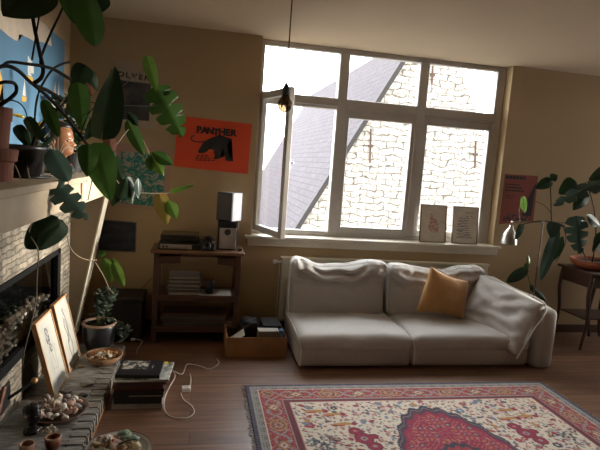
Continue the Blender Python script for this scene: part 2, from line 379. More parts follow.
# opened casement, hinged at the left jamb and swung into the room
hinge = Vector((.535, YW-.035, 0)); free = Vector((.725, 4.42, 0)); dv = (free-hinge); cl = dv.length; ang = math.atan2(dv.y, dv.x)
Rz = Matrix.Rotation(ang, 3, 'Z')
bm = bm_new(); w = .062; T = .05; z0, z1 = .985, 2.31
for q in ((0, w, z0, z1), (cl-w, cl, z0, z1), (w, cl-w, z0, z0+w), (w, cl-w, z1-w, z1)):
    vs = b3(bm, q[0], q[1], -T/2, T/2, q[2], q[3], .006)
bmesh.ops.rotate(bm, cent=(0, 0, 0), matrix=Rz, verts=bm.verts); bmesh.ops.translate(bm, vec=hinge, verts=bm.verts)
sash = obj('open_sash', bm, M_frame, wroot); sash['label'] = 'left sash standing open into the room'
bm = bm_new(); b3(bm, w-.005, cl-w+.005, -.003, .003, z0+w-.005, z1-w+.005); bmesh.ops.rotate(bm, cent=(0, 0, 0), matrix=Rz, verts=bm.verts); bmesh.ops.translate(bm, vec=hinge, verts=bm.verts)
obj('pane', bm, M_glass, sash)
bm = bm_new(); b3(bm, cl-.045, cl-.015, T/2, T/2+.012, 1.60, 1.70, .004); b3(bm, cl-.04, cl-.02, T/2+.01, T/2+.04, 1.655, 1.675, .004); b3(bm, cl-.15, cl-.02, T/2+.03, T/2+.045, 1.655, 1.675, .005)
bmesh.ops.rotate(bm, cent=(0, 0, 0), matrix=Rz, verts=bm.verts); bmesh.ops.translate(bm, vec=hinge, verts=bm.verts)
obj('handle', bm, M_silver, sash)

# ------------------------------------------------------------------ the house across the yard
G = 12.0
hs = thing('stone_house', 'whitewashed stone gable house with tiled roof seen through the window', 'house', (5.2, G, -3.2))
ap = Vector((4.98, G, 4.98))
pts = [(ap.x, G, ap.z), (5.68, G, 4.95), (6.14, G, 4.2), (6.66, G, 3.28), (7.3, G, 2.2), (8.6, G, -.2), (9.6, G, -3.2), (.46, G, -3.2), (.72, G, -2.7)]
bm = bm_new(); prism(bm, pts, (0, .5, 0)); obj('gable_wall', bm, M_stone, hs)
v0 = Vector((4.99, G-.12, 5.05)); v1 = Vector((.045, G-.12, -3.9)); slope = (v1-v0).normalized()
nrm = Vector((slope.z, 0, -slope.x)) if slope.z < 0 else Vector((-slope.z, 0, slope.x))
if nrm.z < 0: nrm = -nrm
bm = bm_new(); prism(bm, [v0+nrm*.02, v1+nrm*.02, v1-nrm*.04, v0-nrm*.04], (0, 13, 0)); obj('tiled_roof', bm, M_rooft, hs)
bm = bm_new(); prism(bm, [v0+nrm*.05+Vector((0, -.03, 0)), v1+nrm*.05+Vector((0, -.03, 0)), v1-nrm*.06+Vector((0, -.03, 0)), v0-nrm*.06+Vector((0, -.03, 0))], (0, .16, 0))
obj('verge_board', bm, mat('verge_grey', (.045, .038, .036), .8), hs)
v2 = Vector((10.8, G+.5, -3.5))
bm = bm_new(); prism(bm, [(5.75, G+.45, 4.95), (9.9, G+.45, -3.3), (9.8, G+.45, -3.3), (5.6, G+.45, 4.95)], (0, 12, 0)); obj('far_roof_slope', bm, M_rooft, hs)
M_rust = mat('rusty_iron', (.10, .055, .04), .8)
for px, p0, p1 in ((371, 129, 163), (433, 66, 84), (476, 141, 168)):
    a, b = at(px, p0, y=G-.04), at(px-1, p1, y=G-.04)
    bm = bm_new(); tube(bm, [a, b], .022, 6, False); mdp = (a+b)/2; box(bm, mdp, (.12, .05, .05)); obj('wall_tie', bm, M_rust, hs)
bm = bm_new(); b3(bm, -14, 30, 5.6, 40, -3.4, -3.2); o = struct('ground_outside', bm, mat('yard_gravel', (.28, .26, .23), .95)); o.name = 'yard_ground'

# ------------------------------------------------------------------ fireplace
fp = thing('fireplace', 'pale brick fireplace with plaster mantel along the left wall', 'fireplace', (-1.1, 3.0, 0))
XH = -.78; YE = 4.42; YS = .6
bm = bm_new(); vs = b3(bm, XL+.001, XH, YS, YE, 1.285, 1.435, .01)
for v in bm.verts: v.co.z += .006*noise.noise(v.co*3)
obj('plaster_lintel', bm, M_plaster, fp)
bm = bm_new(); b3(bm, XL+.001, XH+.03, YS, YE+.02, 1.435, 1.472, .008); obj('mantel_shelf', bm, M_plaster, fp)
XB = -1.03; fy0, fy1, fz0, fz1 = 2.78, 4.07, .37, .90
bm = bm_new()
b3(bm, XL+.001, XB, YS, fy0, .08, 1.286); b3(bm, XL+.001, XB, fy1, YE-.03, .08, 1.286); b3(bm, XL+.001, XB, fy0, fy1, fz1, 1.286); b3(bm, XL+.001, XB, fy0, fy1, .08, fz0)
obj('brick_surround', bm, M_brick, fp)
# slanted side panel that carries the end of the mantel
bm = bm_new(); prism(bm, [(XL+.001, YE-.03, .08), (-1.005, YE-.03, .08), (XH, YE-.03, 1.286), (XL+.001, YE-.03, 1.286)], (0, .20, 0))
obj('side_panel', bm, mat('side_panel_plaster', (.36, .28, .19), .8, nscale=5, namt=.08), fp)  # colour taken darker to put the shade into the panel's face
bm = bm_new(); prism(bm, [(-1.003, YE-.03, .08), (-.992, YE-.03, .08), (XH+.012, YE-.03, 1.284), (XH+.001, YE-.03, 1.284)], (0, .20, 0)); o = obj('sunlit_edge_strip', bm, mat('painted_sunlight_cream', (.80, .72, .56), .7), fp); o['label'] = 'front edge of the slanted side panel with sunlight painted on in pale cream'  # paler strip paints in the sunlight caught by the panel's front edge
bm = bm_new()
b3(bm, XL+.002, XB-.1, fy0, fy1, fz0, fz1)
for q in ((fy0, fy0+.05, fz0, fz1), (fy1-.07, fy1, fz0, fz1), (fy0, fy1, fz1-.035, fz1), (fy0, fy1, fz0, fz0+.06)): b3(bm, XB-.1, XB+.012, q[0], q[1], q[2], q[3], .004)
fb = obj('firebox', bm, mat('matte_soot_black', (.008, .008, .008), .8, spec=.1), fp)
rnd = random.Random(4)
bm = bm_new()
for i in range(420):
    y = rnd.uniform(fy0+.07, fy1-.08); x = rnd.uniform(XB-.085, XB-.03); zz = fz0+.06+rnd.random()*.22*(.45+.55*math.sin((y-fy0)/(fy1-fy0)*PI))
    ball(bm, (x, y, zz), (.012+.008*rnd.random(), .017+.012*rnd.random(), .010+.007*rnd.random()), 1, .7, i)
o = obj('white_pebbles', bm, mat('pale_pebble', (.62, .55, .44), .9, nscale=14, namt=.35), fb); o['kind'] = 'stuff'; o['label'] = 'pale crumpled pebbles heaped behind the glass'
bm = bm_new(); b3(bm, XB-.02, XB-.015, fy0+.04, fy1-.06, fz0+.05, fz1-.03); obj('glass_front', bm, glass_mat('smoked_glass', (.62, .62, .62), .10), fb)
bm = bm_new()      # hearth: slate tiles on edge, wooden batten at its foot
b3(bm, XL+.001, -.60, YS, 4.25, 0, .072)
obj('hearth_base', bm, M_slate, fp)
bm = bm_new(); y = YS; k = 0
while y < 4.23:
    d = .028
    b3(bm, -.66 + .02*(k % 2), -.562 + .012*((k*7) % 3)/2, y, y+d-.0022, .066, .082 + .003*((k*5) % 3), .002)
    b3(bm, -.60, -.556 + .008*((k*5) % 3)/2, y, y+d-.003, .012, .076, .002); y += d; k += 1
o = obj('slate_edge_tiles', bm, M_slate, fp); o['label'] = 'thin slate tiles set on edge'
bm = bm_new(); y = YS; k = 0
while y < 4.2:      # grey slabs of unequal length
    d = (.31, .42, .26, .37)[k % 4]; b3(bm, XL+.001, -.645, y, min(4.25, y+d-.004), .07, .0835+.0006*(k % 3), .002); y += d; k += 1
obj('slate_slabs', bm, M_slate, fp)
bm = bm_new(); b3(bm, -.60, -.545, YS, 4.25, 0, .014, .003); obj('wood_batten', bm, M_wood2, fp)
# air control lever on the brick
vt = thing('draught_lever', 'black draught lever with brass knob on the fireplace brick', 'lever', (XB, 2.93, .25))
bm = bm_new(); b3(bm, XB+.001, XB+.012, 2.90, 3.04, .17, .31, .004); obj('plate', bm, M_iron, vt)
bm = bm_new(); tube(bm, [(XB+.012, 3.0, .22), (XB+.07, 3.02, .26), (XB+.13, 3.05, .30)], .009, 8); obj('arm', bm, M_iron, vt)
bm = bm_new(); ball(bm, (XB+.135, 3.052, .303), .019, 2); obj('knob', bm, mat('brass', (.55, .33, .14), .35, metal=.6), vt, smooth=True)

# ------------------------------------------------------------------ posters and prints on the walls
def flat_poly(pts2, face, d=0.0008):
    """thin printed shape: pts2 in wall coordinates, face(u, v, depth) -> world"""
    bm = bm_new(); a = [bm.verts.new(face(u, v, d)) for u, v in pts2]; b = [bm.verts.new(face(u, v, 0)) for u, v in pts2]; n = len(a)
    f = bm.faces.new(a)
    for i in range(n): bm.faces.new((a[i], a[(i+1) % n], b[(i+1) % n], b[i]))
    bmesh.ops.triangulate(bm, faces=[f]); bmesh.ops.recalc_face_normals(bm, faces=bm.faces); return bm
def back_face(u, v, d): return (u, YB-.003-d, v)
def left_face(u, v, d): return (XL+.004+d, u, v)
def rect(u0, u1, v0, v1): return [(u0, v0), (u1, v0), (u1, v1), (u0, v1)]
def quad_px(pp, y=YB): return [(at(a, b, y=y).x, at(a, b, y=y).z) for a, b in pp]
def sheet(name, quad, m, label, cat='poster', y=YB):
    cx = sum(q[0] for q in quad)/4; cz = min(q[1] for q in quad)
    t = thing(name, label, cat, (cx, y-.003, cz))
    bm = bm_new(); prism(bm, [(u, y-.0005, v) for u, v in quad], (0, -.0025, 0)); obj('sheet', bm, m, t); return t
def put_text(t, s, size, u, v, m, rot=0.0, bold=0.0, name='lettering', y=YB-.0034, sx=1.0):
    bm = text_bm(s, size, bold); bmesh.ops.scale(bm, vec=(sx, 1, 1), verts=bm.verts)
    bmesh.ops.rotate(bm, cent=(0, 0, 0), matrix=Matrix.Rotation(rot, 3, 'Z'), verts=bm.verts)
    bmesh.ops.rotate(bm, cent=(0, 0, 0), matrix=Matrix.Rotation(PI/2, 3, 'X'), verts=bm.verts)
    bmesh.ops.translate(bm, vec=(u, y-.0006, v), verts=bm.verts); return obj(name, bm, m, t)
M_ink = mat('black_ink', (.02, .018, .016), .7)
# orange PANTHER poster
po = sheet('panther_poster', [(-.262, 1.555), (.425, 1.528), (.437, 2.0), (-.245, 2.02)], mat('orange_red_paper', (.72, .075, .022), .7, nscale=3, namt=.05), 'bright orange red poster with a black panther, left of the window')
def pc(x, z): return at(170+x/6.62, 110+z/6.62, y=YB)
word = 'PANTHER'
for i, ch in enumerate(word):
    cx = 192 + i*37.5 + (3 if i > 3 else 0); cz = 132 + i*3.8 + (5 if i in (3,) else 0)
    p = pc(cx, cz); put_text(po, ch, .084, p.x, p.z, M_ink, rot=R(-1), bold=.0045, name='letter', sx=1.05)
cat_o = [(232, 205), (270, 185), (330, 165), (375, 180), (408, 192), (402, 212), (378, 224), (382, 262), (398, 305), (418, 340), (368, 336), (362, 296), (346, 262), (334, 290), (352, 312), (302, 328), (288, 320), (306, 290), (290, 264), (262, 260), (245, 275), (225, 285), (190, 285), (185, 272), (200, 248), (212, 230), (222, 212)]
bm = flat_poly([(pc(a, b).x, pc(a, b).z) for a, b in cat_o], back_face, .0012); obj('panther_silhouette', bm, M_ink, po)
tl = [pc(a, b) for a, b in ((238, 208), (200, 211), (160, 208), (142, 195), (142, 178), (165, 168))]
bm = bm_new(); tube(bm, [Vector((p.x, YB-.0035, p.z)) for p in tl], .0055, 6); obj('panther_tail', bm, M_ink, po)
bm = bm_new()
for k, (a, b) in enumerate(((170, 258), (170, 268), (170, 305))):
    p, q = pc(a, 300+k*15), pc(b, 303+k*15)
    for s in range(int((b-a)/7)):
        if (s*5+k) % 4: 
            w0 = p.lerp(q, s*7/(b-a)); b3(bm, w0.x, w0.x+.0085, YB-.0042, YB-.0034, w0.z-.007, w0.z+.005)
obj('small_print', bm, M_ink, po)
# WOLVEN poster
wv = sheet('wolven_poster', [(-.815, 1.885), (-.425, 1.875), (-.425, 2.455), (-.80, 2.46)], mat('tan_poster_paper', (.44, .34, .24), .8, nscale=4, namt=.08), 'tan poster with black letters over a grey photograph, highest by the plants')
for i, ch in enumerate('WOLVEN'):
    p = at(114.5 + i*6.6, 73.4 + i*1.05, y=YB); put_text(wv, ch, .062, p.x, p.z, M_ink, rot=R(-3), bold=.002, name='letter', sx=1.15)
q = quad_px([(119, 80), (151, 84), (149, 121), (117, 119)])
bm = flat_poly(q, back_face); obj('photograph', bm, noise_mat('grey_photo', [(.35, (.018, .016, .018)), (.65, (.10, .085, .08))], 7), wv)
# teal poster
q = quad_px([(109, 142), (172, 149), (168, 211), (107, 206)])
tp = sheet('teal_poster', q, mat('pink_beige_paper', (.42, .27, .20), .8, nscale=4, namt=.06), 'pinkish poster printed with dark teal foliage, under the lettered tan poster')
q = quad_px([(121, 151), (166, 155), (163, 207), (119, 203)])
bm = flat_poly(q, back_face); obj('teal_print', bm, noise_mat('teal_pattern', [(.45, (.015, .19, .165)), (.50, (.04, .24, .20)), (.54, (.36, .33, .25)), (.7, (.42, .36, .28))], 22, 3, distortion=1.6), tp)
# dark landscape print
q = quad_px([(101, 219), (137, 222), (136, 252.5), (98, 251)])
lp = sheet('landscape_print', q, mat('grey_print_border', (.20, .17, .15), .8), 'small dark blue grey landscape print, lowest on the back wall')
q = quad_px([(102, 220), (136, 223), (135, 251.5), (99, 250)])
bm = flat_poly(q, back_face); obj('landscape_picture', bm, noise_mat('dusk_landscape', [(.35, (.010, .013, .018)), (.6, (.035, .045, .06)), (.8, (.07, .08, .10))], 6, 6, stretch=(1, 1, 2.5)), lp)
# red poster right of the window
q = quad_px([(505, 174), (538, 176), (533, 222), (499, 224)])
rp = sheet('red_poster', q, mat('brick_red_paper', (.27, .06, .04), .8, nscale=5, namt=.08), 'brick red poster with dark lettering right of the window')
bm = bm_new()
for k, (a, b, yy, h) in enumerate(((506, 526, 177, 3.2), (505.5, 520, 184, 1.2), (505.5, 522, 187, 1.6), (505, 524, 190, 1.6), (505, 514, 195, .7), (505, 512, 197, .7))):
    p, r_ = at(a, yy, y=YB), at(b, yy+1.2, y=YB)
    nseg = 6
    for s in range(nseg):
        w0, w1 = p.lerp(r_, s/nseg), p.lerp(r_, (s+.82)/nseg); b3(bm, w0.x, w1.x, YB-.0044, YB-.0032, (w0.z+w1.z)/2-h*.005, (w0.z+w1.z)/2+h*.005)
obj('small_print', bm, M_ink, rp)
bm = flat_poly(quad_px([(536, 182), (531, 216), (521, 217), (527, 200)]), back_face); obj('dark_wedge', bm, mat('dark_maroon', (.035, .02, .02), .8), rp)
bm = flat_poly(quad_px([(504, 213), (531, 217), (530, 221), (502, 221.5)]), back_face, .001); obj('dark_foot', bm, noise_mat('mottled_maroon', [(.4, (.03, .015, .015)), (.6, (.25, .06, .045))], 25), rp)

# sailing poster on the left wall
def lw(px, py): p = at(px, py, x=XL); return (p.y, p.z)
sp = thing('sailing_poster', 'large blue sea poster with sailing boats above the mantel', 'poster', (XL+.002, 3.9, 1.62))
bm = bm_new(); prism(bm, [(XL+.0005, y, z) for y, z in rect(2.9, 4.71, 1.60, 2.53)], (.003, 0, 0)); obj('sheet', bm, mat('sea_blue_print', (.09, .21, .33), .6, nscale=2.5, namt=.15), sp)
sky = [lw(24, 12), lw(49.5, 30.5), lw(51, 46.5), lw(45, 43), lw(39, 41.5), lw(36.5, 44), lw(30, 39), lw(23, 36), lw(22, 34.5), lw(18, 34.5), lw(17.5, 41), lw(14, 40), lw(8, 36), lw(0, 29)]
sky = [(2.9, 2.53)] + [(2.9, 2.20)] + sky[:0:-1] + [(4.20, 2.53)]
bm = flat_poly([(y, min(z, 2.53)) for y, z in sky], left_face); obj('pale_quay', bm, mat('cream_print', (.60, .50, .38), .6), sp)
def boat(px, py, s, hullc, sail, k):
    y, z = lw(px, py)
    bm = flat_poly([(y-s*.5, z), (y+s*.5, z+.006), (y+s*.35, z-s*.28), (y-s*.4, z-s*.3)], left_face, .001); h = obj('boat_hull', bm, hullc, sp)
    bm = flat_poly([(y-s*.35, z+.008), (y+s*.3, z+.008), (y+s*.05, z+s*k)], left_face, .001); obj('boat_sail', bm, sail, sp)
M_yel = mat('yellow_print', (.75, .45, .06), .6); M_wpr = mat('white_print', (.7, .68, .62), .6)
boat(23.5, 97, .10, M_yel, M_wpr, 1.2); boat(54, 104, .16, M_wpr, mat('peach_print', (.7, .5, .35), .6), 1.1); boat(58, 99, .06, M_yel, M_wpr, 2.5)
boat(29, 77, .14, M_yel, M_wpr, 0.25)
bm = bm_new()
for k in range(4):
    y, z = lw(27+k*1.5, 76); b3(bm, XL+.004, XL+.005, y, y+.028, z+.02, z+.13-.015*k)
obj('ship_masts', bm, M_wpr, sp)
y, z = lw(2, 82); bm = flat_poly([(y-.4, z+.10), (y-.06, z+.08), (y+.0, z), (y-.05, z-.10), (y+.02, z-.22), (y-.4, z-.25)], left_face, .001); obj('yellow_patch', bm, M_yel, sp)

# ------------------------------------------------------------------ radiator
rd = thing('radiator', 'cream panel radiator under the window behind the sofa', 'radiator', (1.9, 4.85, .1))
bm = bm_new(); b3(bm, .80, 3.0, 4.815, 4.865, .13, .735, .006)
x = .83
while x < 2.98: b3(bm, x, x+.022, 4.805, 4.82, .16, .70, .006); x += .04
obj('panel', bm, M_rad, rd)
bm = bm_new(); b3(bm, .79, 3.01, 4.80, 4.875, .735, .755, .004); obj('top_grille', bm, M_rad, rd)
bm = bm_new(); tube(bm, [(.80, 4.84, .70), (.745, 4.84, .70)], .012, 8, False); tube(bm, [(.755, 4.84, .70), (.715, 4.84, .70)], .022, 12, False); obj('valve', bm, M_white, rd)
bm = bm_new(); tube(bm, [(.78, 4.84, .70), (.78, 4.84, 0.0)], .009, 8, False); obj('pipe', bm, M_rad, rd)
for xx in (1.1, 2.7):
    bm = bm_new(); b3(bm, xx, xx+.04, 4.86, 4.899, .2, .7); obj('bracket', bm, M_rad, rd)

# ------------------------------------------------------------------ sofa
sf = thing('sofa', 'low grey linen two seat sofa with slumped back cushions', 'sofa', (1.95, 4.3, 0))
FY, BY = 3.90, 4.72
def seat_warp(seed, fl):
    def w(u, p):
        top = max(0, u.z)
        q = p.copy(); q.z += top*(.018*(1-u.x**2)*(1-u.y**2) + .010*noise.noise(Vector((p.x*4, p.y*4, seed))))
        if u.z > 0: q.z -= .03*max(0, -u.y-.5)**1.2
        q.y += .008*noise.noise(Vector((p.x*5, p.z*5, seed+3)))
        return q
    return w
for i, (x0, x1) in enumerate(((.84, 1.815), (1.825, 2.93))):
    bm = bm_new(); soft(bm, ((x0+x1)/2, (FY+BY)/2, .105), (x1-x0, BY-FY-.02, .185), .03, (20, 16, 4)); obj('seat_base', bm, M_sofa, sf, smooth=True)
    bm = bm_new(); soft(bm, ((x0+x1)/2, (FY+BY)/2-.01, .222), (x1-x0+.01, BY-FY, .145), .055, (36, 28, 10), seat_warp(i*7, 0)); o = obj('seat_cushion', bm, M_sofa, sf, smooth=True)
    bm = bm_new(); zt = .19
    tube(bm, [(x0+.0, BY-.06, zt+.065), (x0-.003, 4.3, zt+.08), (x0+.0, FY+.06, zt+.05), (x0+.012, FY+.005, zt-.005), (x0+.012, FY-.004, .03)], .005, 6)
    obj('piping', bm, M_pipe, sf)
# slumped back cushions
def back_warp(seed, wd, hgt, left):
    def w(u, p):
        q = p.copy(); t = (u.z+1)/2; f = -u.y   # f>0 faces the room
        sag = (.055*math.exp(-((u.x-.0)/.45)**2) + (.035 if left else .0)*math.exp(-((u.x+.35)/.25)**2))
        q.z -= sag*t**2*1.0
        q.z += .02*t*noise.noise(Vector((u.x*3, seed, 1)))
        # top rolls forward and leaves creases
        roll = max(0, t-.55)/.45
        q.y += -.07*math.sin(roll*PI*.55)*(.6+.6*abs(u.x)) + .10*t
        if f > 0:
            cr = math.sin((t*13 - 2.6*u.x*u.x*(1 if left else .4) + 1.5*noise.noise(Vector((u.x*2.6, seed, 0))))*2.2)
            q.y -= .030*cr*math.exp(-((t-.72)/.15)**2)*(1-abs(u.x)**6)
            rad = noise.noise(Vector((u.x*6+seed, t*2.2+u.x*1.5, 2.0)))
            q.y -= .04*rad*t*t
            q.y -= .03*(1-u.x**2)*(1-(2*t-.7)**2)
        return q
    return w
for i, (x0, x1, zt, lf) in enumerate(((.845, 1.77, .80, True), (1.80, 2.80, .775, False))):
    bm = bm_new(); soft(bm, ((x0+x1)/2, 4.585, (.265+zt)/2), (x1-x0, .20, zt-.265), .06, (64, 12, 60), back_warp(i*5+1, x1-x0, zt-.27, lf))
    o = obj('back_cushion', bm, M_sofa2, sf, smooth=True)
    if lf: o['label'] = 'left back cushion with deep creases under its top edge'
    bm = bm_new()
    tube(bm, [(x0-.008, 4.50, .30), (x0-.012, 4.53, .5), (x0, 4.56, .68), (x0+.035, 4.56, zt-.02), (x0+.11, 4.55, zt-.015)] if lf else [(x0-.004, 4.50, .32), (x0-.008, 4.53, .5), (x0, 4.55, .66), (x0+.04, 4.56, zt-.03), (x0+.12, 4.55, zt-.015)], .0055, 6); obj('piping', bm, M_pipe, o)
bm = bm_new()     # low back frame behind the cushions
def bk(u, p):
    q = p.copy(); q.z += .012*noise.noise(Vector((p.x*3, 0, 5)))*(u.z > .5); return q
soft(bm, (1.98, 4.715, .32), (2.26, .13, .60), .05, (40, 5, 12), bk); obj('back_frame', bm, M_sofa, sf, smooth=True)
# right arm: sloping slab, back of it higher
bm = bm_new()
def armw(u, p):
    q = p.copy(); t = (u.y+1)/2
    top = .535 + (.665-.535)*t; q.z = (p.z+.3)/.6*top; q.x += -.10*t*(1) + .04*(1-t) ; return q
soft(bm, (3.03, 4.30, .0), (.17, .86, .60), .045, (6, 22, 14), armw)
o = obj('arm_frame', bm, M_sofa, sf, smooth=True)
# big cushion leaning on the arm
A = Vector((2.76, 4.54, .71)); B = Vector((3.04, 3.92, .575)); Cc = Vector((2.745, 3.81, .125)); Dd = Vector((2.54, 4.50, .28))
bm = bm_new()
nu, nv = 34, 30; n_out = ((B-A).cross(Dd-A)).normalized()
if n_out.x > 0: n_out = -n_out
grid = {}
for side in (0, 1):
    for i in range(nu+1):
        for j in range(nv+1):
            u, v = i/nu, j/nv
            p = A.lerp(B, u).lerp(Dd.lerp(Cc, u), v)
            ed = min(1, 6*min(u, 1-u, v, 1-v)); th = .085*math.sqrt(max(0, 1-(1-ed)**2))*(.75+.25*math.sin(PI*u)*math.sin(PI*v))
            if side == 0:
                wr = .011*math.sin((v*8+u*3.2+1.4*noise.noise(Vector((u*3, v*3, 0))))*3.1)*ed*(.4+.6*noise.noise(Vector((u*2, v*2, 9)))+.3) + .024*noise.noise(Vector((u*5, v*7, 3)))*ed
                p = p + n_out*(th+wr)
            else: p = p - n_out*th*.35
            if side == 1 and (i in (0, nu) or j in (0, nv)): grid[(1, i, j)] = grid[(0, i, j)]; continue
            grid[(side, i, j)] = bm.verts.new(p)
for side in (0, 1):
    for i in range(nu):
        for j in range(nv): bm.faces.new([grid[(side, a, b)] for a, b in ((i, j), (i+1, j), (i+1, j+1), (i, j+1))])
bmesh.ops.recalc_face_normals(bm, faces=bm.faces)
ac = obj('arm_cushion', bm, M_sofa2, sf, smooth=True)
bm = bm_new(); tube(bm, [A+Vector((0, 0, .005)), A.lerp(B, .5)+Vector((0, 0, .012)), B+Vector((.0, -.005, .0)), B.lerp(Cc, .5)+Vector((.0, -.012, .0)), Cc], .006, 6)
tube(bm, [A, A.lerp(Dd, .5)+Vector((-.015, 0, 0)), Dd], .005, 6); obj('piping', bm, M_pipe, ac)
for xx, yy in ((.93, 3.98), (.93, 4.64), (2.9, 4.0), (2.9, 4.64)):
    bm = bm_new(); lathe(bm, [(0, 0), (.02, 0), (.024, .02), (0, .02)], (xx, yy, 0), 12); obj('foot', bm, M_black, sf)

# mustard pillow
pl = thing('throw_pillow', 'mustard square cushion leaning on the sofa back', 'cushion', (2.22, 4.33, .29))
bm = bm_new(); q = [at(431, 266, y=4.42), at(469, 281, y=4.42), at(463, 320, y=4.335), at(416, 313, y=4.335)]
nn = ((q[1]-q[0]).cross(q[3]-q[0])).normalized()
if nn.y > 0: nn = -nn
grid = {}; N = 22
for side in (0, 1):
    for i in range(N+1):
        for j in range(N+1):
            u, v = i/N, j/N; p = q[0].lerp(q[1], u).lerp(q[3].lerp(q[2], u), v)
            pin = 1-.06*math.sin(PI*u)*(abs(2*v-1)) - 0; cc = (q[0]+q[1]+q[2]+q[3])/4
            k = (math.sin(PI*u)*math.sin(PI*v))**.55
            e = .03*(math.sin(PI*u)*(1 if v < .5 else -1)*(2*abs(v-.5))**6); p = p - (q[0]-q[3]).normalized()*e*1.0
            if side == 1 and (i in (0, N) or j in (0, N)): grid[(1, i, j)] = grid[(0, i, j)]; continue
            p = p + nn*(.085 if side == 0 else -.06)*k*(1+.12*noise.noise(Vector((u*4, v*4, side)))); grid[(side, i, j)] = bm.verts.new(p)
for side in (0, 1):
    for i in range(N):
        for j in range(N): bm.faces.new([grid[(side, a, b)] for a, b in ((i, j), (i+1, j), (i+1, j+1), (i, j+1))])
bmesh.ops.recalc_face_normals(bm, faces=bm.faces); obj('cover', bm, M_must, pl, smooth=True)
bm = bm_new(); tube(bm, [q[0], q[0].lerp(q[1], .5)-Vector((0, 0, .025)), q[1]], .003, 5); obj('seam', bm, M_must, pl)

